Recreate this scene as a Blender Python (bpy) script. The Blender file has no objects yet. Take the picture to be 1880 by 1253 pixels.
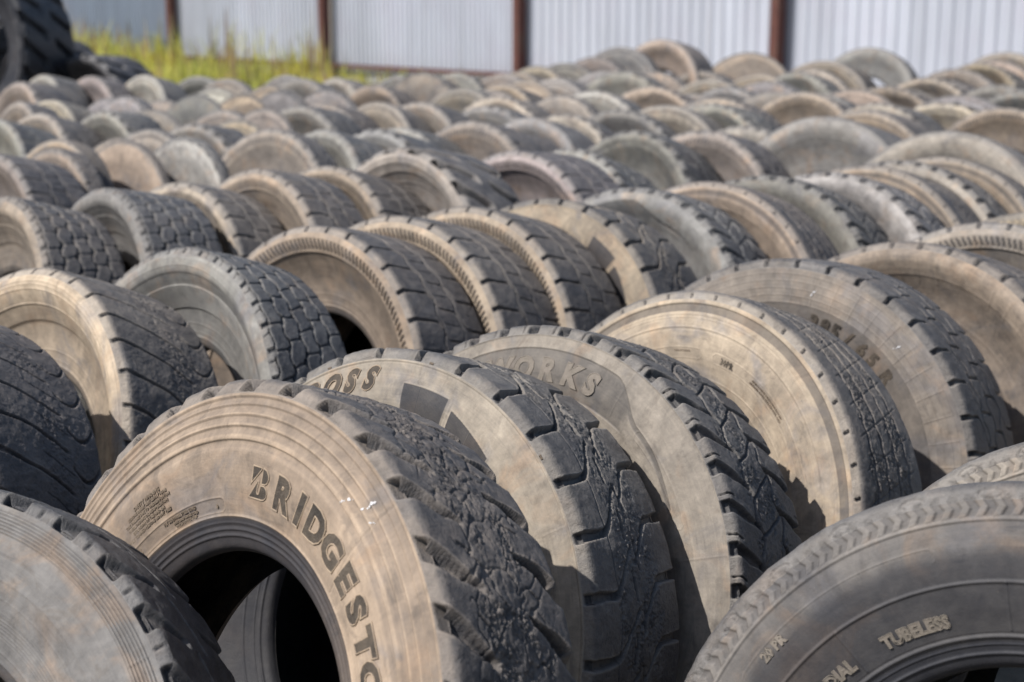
import bpy, bmesh, math, random
import numpy as np
from mathutils import Vector

random.seed(7)
RNG = np.random.default_rng(11)
TAU = 2 * math.pi
scene = bpy.context.scene
COL = scene.collection

# ------------------------------------------------------------------ helpers
def tag(o, label=None, cat=None, group=None, kind=None):
    if label: o['label'] = label
    if cat: o['category'] = cat
    if group: o['group'] = group
    if kind: o['kind'] = kind
    return o

def link(name, me, mat=None, parent=None):
    o = bpy.data.objects.new(name, me)
    COL.objects.link(o)
    if mat is not None and me is not None and not me.materials:
        me.materials.append(mat)
    if parent is not None:
        o.parent = parent
    return o

def mesh_np(name, V, Fq, smooth=True, attrs=None):
    """V (n,3) float, Fq (m,4) int quads -> mesh"""
    me = bpy.data.meshes.new(name)
    V = np.ascontiguousarray(V, dtype=np.float32); Fq = np.ascontiguousarray(Fq, dtype=np.int32)
    n, m, k = len(V), len(Fq), Fq.shape[1]
    me.vertices.add(n); me.vertices.foreach_set('co', V.ravel())
    me.loops.add(m * k); me.loops.foreach_set('vertex_index', Fq.ravel())
    me.polygons.add(m)
    me.polygons.foreach_set('loop_start', np.arange(0, m * k, k, dtype=np.int32))
    me.polygons.foreach_set('loop_total', np.full(m, k, dtype=np.int32))
    me.polygons.foreach_set('use_smooth', np.full(m, smooth))
    for nm, a in (attrs or {}).items():
        at = me.attributes.new(nm, 'FLOAT', 'POINT')
        at.data.foreach_set('value', np.ascontiguousarray(a, dtype=np.float32).ravel())
    me.update(calc_edges=True)
    return me

PERM = np.concatenate([RNG.permutation(256)] * 3).astype(np.int64)
VALS = RNG.random(256).astype(np.float32)
def vnoise(p):
    i = np.floor(p).astype(np.int64); f = (p - i).astype(np.float32)
    f = f * f * (3 - 2 * f); i &= 255
    out = 0
    for dx in (0, 1):
        wx = f[..., 0] if dx else 1 - f[..., 0]
        hx = PERM[(i[..., 0] + dx) & 255]
        for dy in (0, 1):
            wy = f[..., 1] if dy else 1 - f[..., 1]
            hy = PERM[(hx + i[..., 1] + dy) & 255]
            for dz in (0, 1):
                wz = f[..., 2] if dz else 1 - f[..., 2]
                out = out + wx * wy * wz * VALS[PERM[(hy + i[..., 2] + dz) & 255]]
    return out
def fbm(p, sc, octv=3, off=0.0):
    a, t, n = 0.5, 0, 0
    for k in range(octv):
        n = n + a * vnoise(p * (sc * 2 ** k) + off + 17.3 * k + 40); t += a; a *= .5
    return n / t          # 0..1 around .5
def cells(p, sc, off=0.0):
    """F1, F2 of a jittered cell pattern"""
    q = p * sc + off + 50; i = np.floor(q).astype(np.int64); f = q - i
    F1 = np.full(p.shape[:-1], 9.); F2 = F1.copy(); ID = np.zeros(F1.shape)
    for dx in (-1, 0, 1):
        for dy in (-1, 0, 1):
            for dz in (-1, 0, 1):
                h = PERM[(PERM[(PERM[(i[..., 0] + dx) & 255] + i[..., 1] + dy) & 255] + i[..., 2] + dz) & 255]
                d = (dx + VALS[h] - f[..., 0]) ** 2 + (dy + VALS[(h + 71) & 255] - f[..., 1]) ** 2 + (dz + VALS[(h + 151) & 255] - f[..., 2]) ** 2
                ID = np.where(d < F1, VALS[(h + 201) & 255], ID)
                F2 = np.minimum(F2, np.maximum(F1, d)); F1 = np.minimum(F1, d)
    return np.sqrt(F1), np.sqrt(F2), ID
def ss(a, b, x):
    t = np.clip((x - a) / (b - a), 0, 1); return t * t * (3 - 2 * t)
def gr(d, hw, e=.0022):
    """groove mask: 1 inside |d|<hw, soft edge e"""
    return 1 - ss(hw, hw + e, np.abs(d))
def wrap(u): return u - np.round(u)

# ------------------------------------------------------------------ materials
def new_mat(name):
    m = bpy.data.materials.new(name); m.use_nodes = True
    nt = m.node_tree; nt.nodes.clear()
    out = nt.nodes.new('ShaderNodeOutputMaterial'); b = nt.nodes.new('ShaderNodeBsdfPrincipled')
    nt.links.new(b.outputs[0], out.inputs[0])
    return m, nt, b
class G:
    """tiny node-graph writer"""
    def __init__(s, nt): s.nt = nt
    def n(s, t, **kw):
        x = s.nt.nodes.new(t)
        for k, v in kw.items(): setattr(x, k, v)
        return x
    def put(s, sock, v):
        if hasattr(v, 'is_output') or isinstance(v, bpy.types.NodeSocket): s.nt.links.new(v, sock)
        else: sock.default_value = v
    def math(s, op, a, b=0.0, c=None, clamp=False):
        x = s.n('ShaderNodeMath', operation=op, use_clamp=clamp); s.put(x.inputs[0], a); s.put(x.inputs[1], b)
        if c is not None: s.put(x.inputs[2], c)
        return x.outputs[0]
    def mix(s, f, a, b, bt='MIX'):
        x = s.n('ShaderNodeMix', data_type='RGBA', blend_type=bt); s.put(x.inputs[0], f); s.put(x.inputs[6], a); s.put(x.inputs[7], b)
        return x.outputs[2]
    def noise(s, co, sc, det=4, rough=.55, dist=0.0):
        x = s.n('ShaderNodeTexNoise'); s.put(x.inputs['Vector'], co); x.inputs['Scale'].default_value = sc
        x.inputs['Detail'].default_value = det; x.inputs['Roughness'].default_value = rough; x.inputs['Distortion'].default_value = dist
        return x.outputs[0]
    def ramp(s, f, a, b):
        x = s.n('ShaderNodeMapRange', interpolation_type='SMOOTHSTEP'); s.put(x.inputs[0], f)
        x.inputs[1].default_value = a; x.inputs[2].default_value = b
        return x.outputs[0]

def rubber_material(name, tread=False):
    m, nt, b = new_mat(name); g = G(nt)
    tc = g.n('ShaderNodeTexCoord'); oi = g.n('ShaderNodeObjectInfo')
    off = g.math('MULTIPLY', oi.outputs['Random'], 37.0)
    va = g.n('ShaderNodeVectorMath', operation='ADD'); g.put(va.inputs[0], tc.outputs['Object']); g.put(va.inputs[1], off)
    co = va.outputs[0]
    dust = g.n('ShaderNodeAttribute', attribute_name='dust').outputs['Fac']
    dk = g.n('ShaderNodeAttribute', attribute_name='dk').outputs['Fac']
    n1 = g.noise(co, 5.5, 5, .6, .6)
    n2 = g.noise(co, 28, 6, .65, .4)
    n3 = g.noise(co, 160, 4, .7)
    n4 = g.noise(co, 900, 3, .7)
    # how much dust lies here
    v = g.math('ADD', g.math('MULTIPLY', g.math('SUBTRACT', n1, .5), 1.1), g.math('MULTIPLY', g.math('SUBTRACT', n2, .5), 1.15))
    v = g.math('ADD', v, g.math('MULTIPLY', g.math('SUBTRACT', n3, .5), .55 if not tread else 1.0))
    v = g.math('ADD', v, g.math('MULTIPLY', g.math('SUBTRACT', n4, .5), .15 if not tread else .5))
    pu = g.n('ShaderNodeAttribute', attribute_name='pu').outputs['Fac']; pv = g.n('ShaderNodeAttribute', attribute_name='pv').outputs['Fac']
    def polar(a, b_, det=4):
        cb = g.n('ShaderNodeCombineXYZ'); g.put(cb.inputs[0], g.math('MULTIPLY', pu, a)); g.put(cb.inputs[1], g.math('MULTIPLY', pv, b_)); g.put(cb.inputs[2], off)
        return g.noise(cb.outputs[0], 1.0, det, .65, .3)
    rings = polar(3.5, 170.0); streak = polar(90.0, 6.0)
    v = g.math('ADD', v, g.math('MULTIPLY', g.math('SUBTRACT', rings, .5), .85 if not tread else .2))
    v = g.math('ADD', v, g.math('MULTIPLY', g.math('SUBTRACT', streak, .5), .5 if not tread else .2))
    scf = g.ramp(polar(9.0, 60.0, 6), .60, .68)
    v = g.math('SUBTRACT', v, g.math('MULTIPLY', scf, .42 if not tread else .1))
    amp = g.math('ADD', .22, g.math('MULTIPLY', g.math('SUBTRACT', 1.0, dust), .28))
    f = g.math('ADD', g.math('MULTIPLY', dust, oi.outputs['Alpha']), g.math('MULTIPLY', v, amp if tread else .42))
    geo = g.n('ShaderNodeNewGeometry'); sx = g.n('ShaderNodeSeparateXYZ'); g.put(sx.inputs[0], geo.outputs['Normal'])
    f = g.math('ADD', f, g.math('MULTIPLY', g.math('MAXIMUM', sx.outputs[2], 0.0), .26 if tread else .03))
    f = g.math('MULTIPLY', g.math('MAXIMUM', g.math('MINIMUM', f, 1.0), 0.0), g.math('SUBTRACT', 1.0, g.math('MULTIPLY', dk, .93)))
    rub = g.mix(n2, (.012, .014, .021, 1), (.034, .036, .044, 1))
    # dust tint: brown-orange blushes and grey-lilac blushes
    dc = oi.outputs['Color']
    t1 = g.ramp(g.noise(co, 9, 4, .6, 1.0), .50, .72)
    t2 = g.ramp(g.noise(co, 6.5, 4, .62, .8), .52, .70)
    dc = g.mix(g.math('MULTIPLY', t1, .45), dc, (.43, .29, .185, 1))
    dc = g.mix(g.math('MULTIPLY', t2, .55), dc, (.20, .195, .205, 1))
    if tread: dc = g.mix(.55, dc, (.235, .225, .215, 1))
    gm = g.ramp(g.noise(co, 14, 6, .7, 1.2), .50, .66)
    dc = g.mix(g.math('MULTIPLY', gm, .38), dc, (.15, .125, .10, 1))
    lum = g.math('ADD', .42, g.math('ADD', g.math('MULTIPLY', n2, .65), g.math('MULTIPLY', n1, .50)))
    dc = g.mix(1.0, dc, lum, 'MULTIPLY')
    col = g.mix(f, rub, dc)
    # speckle: tiny pale grit
    sp = g.ramp(g.noise(co, 420, 2, .5), .70, .78)
    col = g.mix(g.math('MULTIPLY', sp, .5 if tread else .14), col, (.42, .36, .29, 1))
    g.put(b.inputs['Base Color'], col)
    g.put(b.inputs['Roughness'], g.math('ADD', .43 if tread else .54, g.math('MULTIPLY', f, .38), clamp=True))
    b.inputs['Specular IOR Level'].default_value = .50 if tread else .24
    bm1 = g.n('ShaderNodeBump'); bm1.inputs['Strength'].default_value = .45 if not tread else .9; bm1.inputs['Distance'].default_value = .0014 if not tread else .0034
    hh = g.math('ADD', g.math('MULTIPLY', n3, 1.0), g.math('MULTIPLY', n4, .35))
    g.put(bm1.inputs['Height'], hh); g.put(b.inputs['Normal'], bm1.outputs[0])
    return m

MAT_SIDE = rubber_material('dusty_sidewall_rubber')
MAT_TREAD = rubber_material('worn_tread_rubber', True)

def simple_mat(name, c1, c2, sc=20, rough=.8, bump=.2, spec=.3, metal=0, c3=None):
    m, nt, b = new_mat(name); g = G(nt)
    tc = g.n('ShaderNodeTexCoord'); co = tc.outputs['Object']
    n = g.noise(co, sc, 6, .65, .3); f = g.ramp(n, .3, .7)
    col = g.mix(f, c1 + (1,), c2 + (1,))
    if c3:
        col = g.mix(g.ramp(g.noise(co, sc * .35, 5, .7, .8), .52, .68), col, c3 + (1,))
    g.put(b.inputs['Base Color'], col); b.inputs['Roughness'].default_value = rough
    b.inputs['Specular IOR Level'].default_value = spec; b.inputs['Metallic'].default_value = metal
    bp = g.n('ShaderNodeBump'); bp.inputs['Strength'].default_value = bump; bp.inputs['Distance'].default_value = .01
    g.put(bp.inputs['Height'], g.noise(co, sc * 6, 5, .7)); g.put(b.inputs['Normal'], bp.outputs[0])
    return m
MAT_INNER = simple_mat('dark_inner_rubber', (.012, .012, .013), (.028, .026, .025), 12, .75, .4, .3, 0, (.07, .055, .04))
MAT_FACE = simple_mat('dark_letter_face', (.036, .031, .027), (.105, .085, .066), 16, .75, .5)
MAT_TINY = simple_mat('small_print', (.15, .115, .085), (.20, .16, .12), 60, .85, .3)
MAT_RIM = simple_mat('dusty_letter_edge', (.36, .28, .20), (.27, .21, .16), 60, .85, .3)
MAT_RIMD = simple_mat('grey_letter_edge', (.17, .16, .155), (.25, .235, .215), 60, .8, .3)
MAT_SOFT = simple_mat('dusty_moulded_letter', (.17, .15, .125), (.23, .20, .17), 50, .85, .3)
MAT_CHALK = simple_mat('white_splash', (.70, .70, .72), (.45, .44, .44), 300, .8, .3)

# ------------------------------------------------------------------ tyre profile (axial x, radius r); near side is -x
R0 = .53; WT = .132
def profile_curve(hollow=False):
    near = [(-.052, .2815), (-.056, .2845), (-.060, .291), (-.0635, .303), (-.069, .328), (-.0785, .362), (-.0935, .393),
            (-.113, .421), (-.134, .447), (-.1490, .472), (-.1520, .490), (-.1465, .506), (-.1395, .519), (-.1345, .5255), (-.127, .5275)] if hollow else [
            (-.088, .2815), (-.097, .2835), (-.105, .288), (-.111, .297), (-.117, .310), (-.1275, .333), (-.1405, .365),
            (-.1505, .40), (-.1550, .43), (-.1540, .46), (-.149, .485), (-.1445, .505), (-.1395, .519), (-.1345, .5255), (-.127, .5275)]
    crown = [(x, .5275 + .0032 * (1 - (x / .127) ** 2)) for x in np.linspace(-.115, .115, 11)]
    far = [(-x, r) for x, r in reversed(near)]
    P = np.array(near + crown + far)
    # Catmull-Rom
    Q = []
    E_ = np.vstack([2 * P[0] - P[1], P, 2 * P[-1] - P[-2]])
    for i in range(1, len(E_) - 2):
        p0, p1, p2, p3 = E_[i - 1], E_[i], E_[i + 1], E_[i + 2]
        for t in np.linspace(0, 1, 24, endpoint=False):
            Q.append(.5 * ((2 * p1) + (-p0 + p2) * t + (2 * p0 - 5 * p1 + 4 * p2 - p3) * t * t + (-p0 + 3 * p1 - 3 * p2 + p3) * t ** 3))
    Q.append(P[-1]); return np.array(Q)
def _mk(h):
    cur = profile_curve(h)
    arc = np.concatenate([[0], np.cumsum(np.hypot(*np.diff(cur, axis=0).T))])
    return cur, arc - arc[-1] / 2                # s = 0 on the crown
CUR, CARC = _mk(False)
def use_profile(h):
    global CUR, CARC, SMAX, SEDGE
    CUR, CARC = _mk(h); SMAX = CARC[-1]; SEDGE = -s_of_r(.505)
def prof(s):
    x = np.interp(s, CARC, CUR[:, 0]); r = np.interp(s, CARC, CUR[:, 1])
    h = .0015
    tx = np.interp(s + h, CARC, CUR[:, 0]) - np.interp(s - h, CARC, CUR[:, 0])
    tr = np.interp(s + h, CARC, CUR[:, 1]) - np.interp(s - h, CARC, CUR[:, 1])
    L = np.hypot(tx, tr) + 1e-9
    return x, r, -tr / L, tx / L                 # normal: left of the travel direction = outward
def s_of_r(r):                                   # near sidewall arc coordinate for a radius
    k = np.where((CARC < 0) & (CUR[:, 1] < .5272))[0]
    return np.interp(r, CUR[k, 1], CARC[k])
use_profile(False)

# ------------------------------------------------------------------ tread patterns: depth (m), rough 0..1, extra dust
def tread_fn(ty, phi, s, P):
    C_ = TAU * R0; a = np.abs(s); near = s < 0
    D = np.zeros(np.broadcast(phi, s).shape); rough = D.copy(); rnd = .0035
    wob = (fbm(P, 14, 2, 3.) - .5)
    fade = 1 - ss(.150, SEDGE + .004, a)         # lateral grooves run out down the shoulder
    if ty == 'chunk':
        N = 34; p = C_ / N
        for sd in (-1, 1):
            m = (s * sd > 0)
            u = phi * N / TAU + (.5 if sd > 0 else 0) - .62 * (.137 - a) / p * (1 if sd < 0 else -1) + wob * .22
            d = wrap(u) * p
            hw = .0060 + .0115 * ss(.060, .120, a)
            D += m * gr(d, hw, .0022) * ss(.044, .056, a) * (.017 + .007 * ss(.07, .12, a)) * (1 - ss(.143, .162, a))
            d2 = wrap(u + .5) * p                # small cut on each lug
            D += m * gr(d2, .001, .0015) * ss(.05, .055, a) * (1 - ss(.075, .08, a)) * .004
        rough = 1 - ss(.036, .062, a + wob * .08)
        c1, c2, c3 = cells(P + (fbm(P, 45, 2)[..., None] - .5) * .03, 17, 5.)
        D += gr((c2 - c1) * .03, .0003, .0012) * .0030 * ss(.100, .075, a)
        D += .0035 * (fbm(P, 38, 3, 2.) - .5) * ss(.085, .05, a) * 2
    elif ty == 'cross':
        N = 31; p = C_ / N
        for sd in (-1, 1):
            m = (s * sd > 0)
            b_ = np.clip((.137 - a) / .137, 0, 1)
            u = phi * N / TAU + (.5 if sd > 0 else 0) + sd * -1 * (.30 * b_ + 1.15 * ss(.45, 1.05, b_) * 1.0) * (1 if sd < 0 else 1) * .62 + wob * .10
            d = wrap(u) * p
            hw = .0052 + .002 * ss(.08, .13, a) - .0022 * ss(.55, .9, b_)
            D += m * gr(d, hw, .0026) * .0145 * fade * (1 - .45 * ss(.55, .95, b_))
        d = s - .012 * np.sign(np.sin(phi * N)) + wob * .03
        D += gr(d, .002, .003) * .008
        rough = (1 - ss(.045, .075, a + wob * .06)) * .62
        D += gr(s + .066 + wob * .03, .0006, .0012) * .003
    elif ty == 'works':
        N = 42; p = C_ / N
        for sd in (-1, 1):
            m = (s * sd > 0)
            b_ = np.clip((.137 - a) / .137, 0, 1)
            u = phi * N / TAU + (.5 if sd > 0 else 0) - .55 * b_ * (1 if sd < 0 else -1) * 1.5 + wob * .2
            d = wrap(u) * p
            hw = .0105 - .006 * ss(.2, .55, b_)
            D += m * gr(d, hw, .004) * (.0145 - .006 * ss(.3, .6, b_)) * fade * (1 - ss(.58, .72, b_))
            d2 = wrap(u + .33) * p
            D += m * gr(d2, .0009, .0012) * .008 * ss(.118, .124, a) * fade
        b1 = .050 + .008 * np.sin(phi * N)
        D += gr(a - b1 + wob * .02, .0022, .003) * .010
        u = phi * N / TAU + .5 + 1.0 * s / p * .6 + wob * .3
        D += gr(wrap(u) * p, .0016, .0025) * .007 * (1 - ss(.045, .055, a))
        rough = (1 - ss(.06, .09, a + wob * .05)) * .75
    elif ty == 'rib':
        N = 46; p = C_ / N
        d = wrap(phi * N / TAU) * p - (a - .148) * .25
        D += gr(d, .0032, .0012) * gr(a - .149, .0055, .0018) * .008
        for c, dep in ((-.078, .004), (-.026, .005), (.026, .005), (.078, .004)):
            D += gr(s - c - .003 * np.sin(phi * 60) + wob * .012, .0026, .003) * dep
        D += gr(wrap(phi * N / TAU + .5 + s * 6) * p, .0009, .0015) * .0022 * (1 - ss(.10, .115, a))
        rough = (1 - ss(.080, .098, a + wob * .06)) * .70
    elif ty == 'slot':
        N = 38; p = C_ / N
        for sd in (-1, 1):
            m = (s * sd > 0)
            b_ = np.clip((.137 - a) / .137, 0, 1)
            u = phi * N / TAU + (.5 if sd > 0 else 0) - (.85 * ss(.35, .62, b_) + .15 * b_) * (1 if sd < 0 else -1) + wob * .1
            d = wrap(u) * p
            hw = .0028 + .0028 * ss(.115, .14, a)
            D += m * gr(d, hw, .0018) * (.007 + .006 * ss(.115, .14, a)) * fade
        for c, am in ((-.052, .009), (.0, .009), (.052, .009)):
            D += gr(s - c - am * np.sin(phi * N + c * 40), .0017, .002) * .007
        rough = .10 * np.ones_like(D)
    elif ty == 'wave':
        N = 37; p = C_ / N
        b_ = (s + .137) / .274
        amp = .95 * ss(.08, .75, b_) + .10 * np.sin(b_ * 9)
        u = phi * N / TAU - amp + wob * .16
        D += gr(wrap(u) * p, .0022 + .0022 * (1 - ss(.0, .25, b_)), .003) * .0085 * (1 - ss(.66, .72, b_)) * fade * (s < .12)
        u2 = phi * N / TAU + .42 + 3.2 * (b_ - .84) ** 2 * 6 + wob * .1
        D += gr(wrap(u2) * p, .0024, .003) * .0085 * ss(.70, .73, b_) * fade
        D += gr(wrap(u + .5) * p, .0006, .0012) * .0035 * ss(.42, .47, b_) * (1 - ss(.70, .74, b_))
        rough = .16 + .25 * gr(s - .03, .03, .03)
        rnd = .006
    elif ty == 'hex':
        N = 44; p = C_ / N; cw = .054
        k = np.floor((s + cw * 2.5) / cw); sc_ = (s + cw * 2.5) - (k + .5) * cw
        par = (k % 2) * .5
        u = phi * N / TAU + par + wob * .35 + .22 * sc_ / cw; d = wrap(u) * p
        tri = np.abs(wrap(phi * N / TAU + .25)) * 4 - 1          # zigzag of the long grooves
        edge = cw / 2 - np.abs(sc_ + .0055 * tri * np.where(k % 2 == 0, 1, -1) * 0 )
        gz = np.minimum(np.abs(s + cw * 2.5 - np.round((s + cw * 2.5) / cw) * cw + .0065 * tri), 1)
        D += gr(d, .0012, .0035) * .0045 * fade
        D += gr(gz, .0011, .0030) * .0055 * (a < .134)
        hole = np.hypot(d, gz * 1.25)
        D += (1 - ss(.0065, .0130, hole)) * .020 * (a < .137)
        dd = wrap(phi * N / TAU) * p
        D += gr(dd, .0062, .002) * gr(a - .143, .009, .003) * .010
        D = np.minimum(D, .018); rough = .10 * np.ones_like(D)
    elif ty == 'zblock':
        N = 35; p = C_ / N
        b_ = np.clip((s + .137) / .274, 0, 1)
        st = .55 * ss(.30, .44, b_) + .55 * ss(.62, .76, b_)
        u = phi * N / TAU - st - .12 * b_ + wob * .10
        hw = .0030 + .0022 * ss(.10, .135, a) - .0018 * gr(s, .02, .03)
        D += gr(wrap(u) * p, hw, .0024) * .0115 * fade
        D += gr(s + .038 - .006 * np.sin(phi * N), .0012, .002) * .006 + gr(s - .04 - .006 * np.sin(phi * N), .0012, .002) * .006
        D += gr(wrap(u + .5) * p, .0006, .0012) * .004 * ss(.40, .44, b_) * (1 - ss(.60, .64, b_))
        rough = .14 * np.ones_like(D)
    elif ty == 'lug':
        N = 32; p = C_ / N
        for sd in (-1, 1):
            m = (s * sd > 0)
            b_ = np.clip((.137 - a) / .137, 0, 1)
            u = phi * N / TAU + (.5 if sd > 0 else 0) - .55 * b_ * (1 if sd < 0 else -1)
            d = wrap(u) * p
            hw = .004 + .013 * ss(.06, .15, a)
            D += m * gr(d, hw, .008) * (.010 + .010 * ss(.08, .135, a)) * (1 - ss(.158, SEDGE + .006, a)) * (1 - ss(.66, .74, b_))
            d2 = wrap(u + .5) * p
            D += m * gr(d2, .0006, .0045) * .006 * ss(.132, .142, a) * fade
        D += gr(s - .018 * wrap(phi * N / TAU) * 2, .0022, .003) * .009
        rough = .10 * np.ones_like(D)
    elif ty == 'chev':
        N = 30; p = C_ / N
        d = wrap(phi * N / TAU) * p
        rr_ = np.sqrt((d / .016) ** 2 + ((a - .150) / .007) ** 2)
        D += gr(rr_ - 1, .09, .12) * .0022 * (a > .137)
        for c in (-.072, -.024, .024, .072):
            D += gr(s - c, .0035, .002) * .0045
        D += wob * .004 * ss(.11, .15, a)
        rough = .12 * np.ones_like(D)
    elif ty == 'agri':
        N = 22; p = C_ / N
        for sd in (-1, 1):
            m = (s * sd > 0)
            u = phi * N / TAU + (.5 if sd > 0 else 0) - .85 * (.137 - a) / p * (1 if sd < 0 else -1)
            d = wrap(u) * p
            D += m * gr(d, .020 + .008 * ss(.1, .14, a), .010) * (.030 + .018 * ss(.1, .14, a)) * (1 - ss(.160, SEDGE + .004, a)) * ss(.018, .03, a)
        rough = .15 * np.ones_like(D)
    elif ty == 'plain':
        for c in (-.10, -.06, -.02, .02, .06, .10):
            D += gr(s - c, .0032, .0022) * .006
        rough = .05 * np.ones_like(D)
    return D, np.clip(rough, 0, 1)

# ------------------------------------------------------------------ sidewall relief: height (m), dk 0..1
def ridge(r, c, w, h): return np.exp(-((r - c) / w) ** 2) * h
def side_fn(ty, r, phi):
    """r, phi arrays -> height of the relief above the plain sidewall, dark factor (dustless rubber, plus painted shade on cross)"""
    H = np.zeros(np.broadcast(r, phi).shape); K = H.copy(); deg = (np.degrees(phi) + 180) % 360 - 180
    H += ridge(r, .302, .002, .0025) + ridge(r, .314, .0012, .0012)
    def seams(lst, h=.0009, r0=.335, r1=.50):
        o = 0
        for a0 in lst:
            o = o + np.exp(-(((deg - a0) * math.pi / 180 * r) / .0013) ** 2) * h * ss(r0, r0 + .003, r) * (1 - ss(r1, r1 + .003, r))
        return o
    def capsule(c0, c1, rc, hr, w=.0011, h=.0012):
        # outline of a rounded bar from angle c0 to c1 (deg), centre radius rc, half height hr
        x = (deg - (c0 + c1) / 2) * math.pi / 180 * rc; L = abs(c1 - c0) / 2 * math.pi / 180 * rc - hr
        q = np.hypot(np.maximum(np.abs(x) - L, 0), r - rc) - hr
        return np.exp(-(q / w) ** 2) * h, (q < 0)
    if ty == 'chunk':
        K += .22 * (1 - ss(.430, .436, r)) * ss(-60, -10, -deg)
        H += ridge(r, .329, .0014, .0018) + ridge(r, .3195, .0012, .0012)
        H += ridge(r, .3105, .0016, .0022) - ridge(r, .3145, .0012, .0016)
        K += (1 - ss(.325, .330, r)) * .80 + .22 * ss(.500, .506, r)
        for c in (.4355, .4555, .472, .4875, .500):
            H += -.0044 * (1 - ss(c - .0014, c + .0014, r)) + .0044 * (1 - ss(c - .017, c - .002, r))
        H += seams([-14.8, 33, 90, -95, 150], -.0013, .332)
        q, ins = capsule(-64, -15.8, .3445, .0098); H += q; H -= .0006 * ins; K += ins * .18
    elif ty == 'cross':
        H += ridge(r, .5025, .0016, .0018) + ridge(r, .499, .0008, -.001)
        H += seams([9.5, 55, -40, -100, 120], .0009, .45)
        for (a0, a1, ra, rb, tp) in ((-1.5, 13.0, .395, .462, 0), (15.0, 31.0, .395, .447, 1)):
            top = rb - tp * (deg - a0) / (a1 - a0) * .022
            ins = ss(a0 - .12, a0 + .12, deg) * (1 - ss(a1 - .12, a1 + .12, deg)) * ss(ra - .0006, ra + .0006, r) * (1 - ss(top - .0006, top + .0006, r))
            rim = ss(a0 - .35, a0 - .1, deg) * (1 - ss(a1 + .1, a1 + .35, deg)) * ss(ra - .003, ra - .002, r) * (1 - ss(top + .002, top + .003, r))
            H += rim * .0014 - ins * .0009 + ins * .0007 * (np.sin(deg * TAU / .42) > 0)
            K += ins * (.98 - .12 * (np.sin(deg * TAU / .42) > 0))
        H += seams([14.0], .0008, .40, .462)
        H += ridge(r, .335, .0015, .0015); K += .95 * (1 - ss(.350, .372, r)) + 1.0 * (1 - ss(-58, -48, deg)) * (deg > -150) + 1.0 * (1 - ss(.41, .43, r)) * (1 - ss(-40, -30, deg))  # dark terms paint in shade on the wall behind the front tyre's hole
    elif ty == 'works':
        H += ridge(r, .5055, .0018, .002)
        top = .478 - .05 * ss(19, 33, deg) - .022 * ss(33, 62, deg) - .03 * ss(-24, -40, deg)
        bot = .392 - .0 * deg
        ins = ss(-46, -44, deg) * (1 - ss(56, 57, deg)) * (1 - ss(top - .0012, top + .0012, r)) * ss(bot - .001, bot + .001, r)
        inner = ss(26, 30, deg) * (1 - ss(top - .012, top - .010, r))
        H += -.0022 * ins + .0022 * ins * inner + ridge(r - top, .0015, .0014, .0010) * (np.abs(deg) < 60)
        K += ins * (1 - inner) * .52
        H += seams([-24, 23, 70, -80, 130], .0010, .40)
        H += ridge(r, .34, .0015, .0015)
        q, ins2 = capsule(33, 62, .418, .010); H += q
    elif ty == 'rib':
        H += .0022 * ss(.4945, .4965, r) - .0025 * (ss(.476, .478, r) * (1 - ss(.4945, .4965, r)))
        K += .62 * ss(.476, .478, r) * (1 - ss(.4945, .4965, r))
        H += ridge(r, .470, .0011, .0014) + ridge(r, .463, .0011, .0012) + ridge(r, .441, .0015, .002) + ridge(r, .436, .0008, -.0012)
        q, i1 = capsule(5.5, 62, .3845, .0115); H += q
        q, i2 = capsule(-38, .5, .3845, .0115); H += q
        K += (i1 | i2) * .12
        H += ridge(r, .335, .0015, .0015)
    elif ty == 'slot':
        for c in (.492, .474, .456, .438, .420): H += ridge(r, c, .0010, .0013)
        tk = seams(np.arange(-180, 180, 7.2), .0013, .418, .492); H += tk
        K += .35 * (1 - ss(.418, .421, r))
        H += ridge(r, .335, .0015, .0015)
    elif ty in ('wave', 'hex', 'plain'):
        cs = (.498, .490, .481, .470) if ty == 'wave' else (.497, .478)
        for c in cs: H += ridge(r, c, .0016, .0012)
        H += ridge(r, .438, .0016, .0016) * (ty != 'hex') + ridge(r, .40, .002, .0012) * (ty == 'wave')
        if ty == 'wave':
            H += seams([20, 70, -60], .0009)
            H += -.003 * (1 - ss(.400, .404, r)); K += .3 * (1 - ss(.402, .408, r))
        if ty == 'hex':
            H += -.002 * (1 - ss(.455, .462, r)); K += .42 * ss(.432, .438, r) * (1 - ss(.455, .475, r))
            b3 = ss(.372, .374, r) * (1 - ss(.428, .430, r)); H += b3 * (.0035 + .0014 * np.cos((r - .372) / .0056 * TAU))
            K += .5 * (1 - ss(.362, .372, r))
        H += ridge(r, .335, .0015, .0015)
    elif ty == 'zblock':
        u = phi * 170 / TAU + (r - .47) * 16
        band = ss(.4565, .458, r) * (1 - ss(.484, .4855, r))
        st = ss(-.35, .35, np.sin(u * TAU))
        H += band * (st * .0040 - .0030); K += band * (1 - st) * .85
        H += ridge(r, .4895, .0018, .0018) + ridge(r, .451, .0018, .0018) - .002 * (1 - ss(.447, .450, r)) + ridge(r, .335, .0015, .0015)
        K += .25 * (1 - ss(.43, .45, r))
    elif ty == 'lug':
        band = ss(.4625, .4635, r) * (1 - ss(.4975, .4985, r))
        H += band * .0032 * np.cos((r - .4625) / .0052 * TAU)
        b2 = ss(.330, .331, r) * (1 - ss(.356, .357, r)); H += b2 * .0022 * np.cos((r - .33) / .0048 * TAU)
        H += seams([-47, -33, -19, -5, 9, 23, 37, 51, 80, 110], .0013, .462, .498)
        H += ridge(r, .404, .0028, .0016) + ridge(r, .380, .0012, .0008)
        H += seams([13, -30, 60], .0013, .330, .357)
        K += .12 * (r < .4)
    elif ty == 'chev':
        band = ss(.4835, .4845, r) * (1 - ss(.5065, .5075, r))
        u = phi * 132 / TAU + np.abs(r - .4955) * 26
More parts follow.
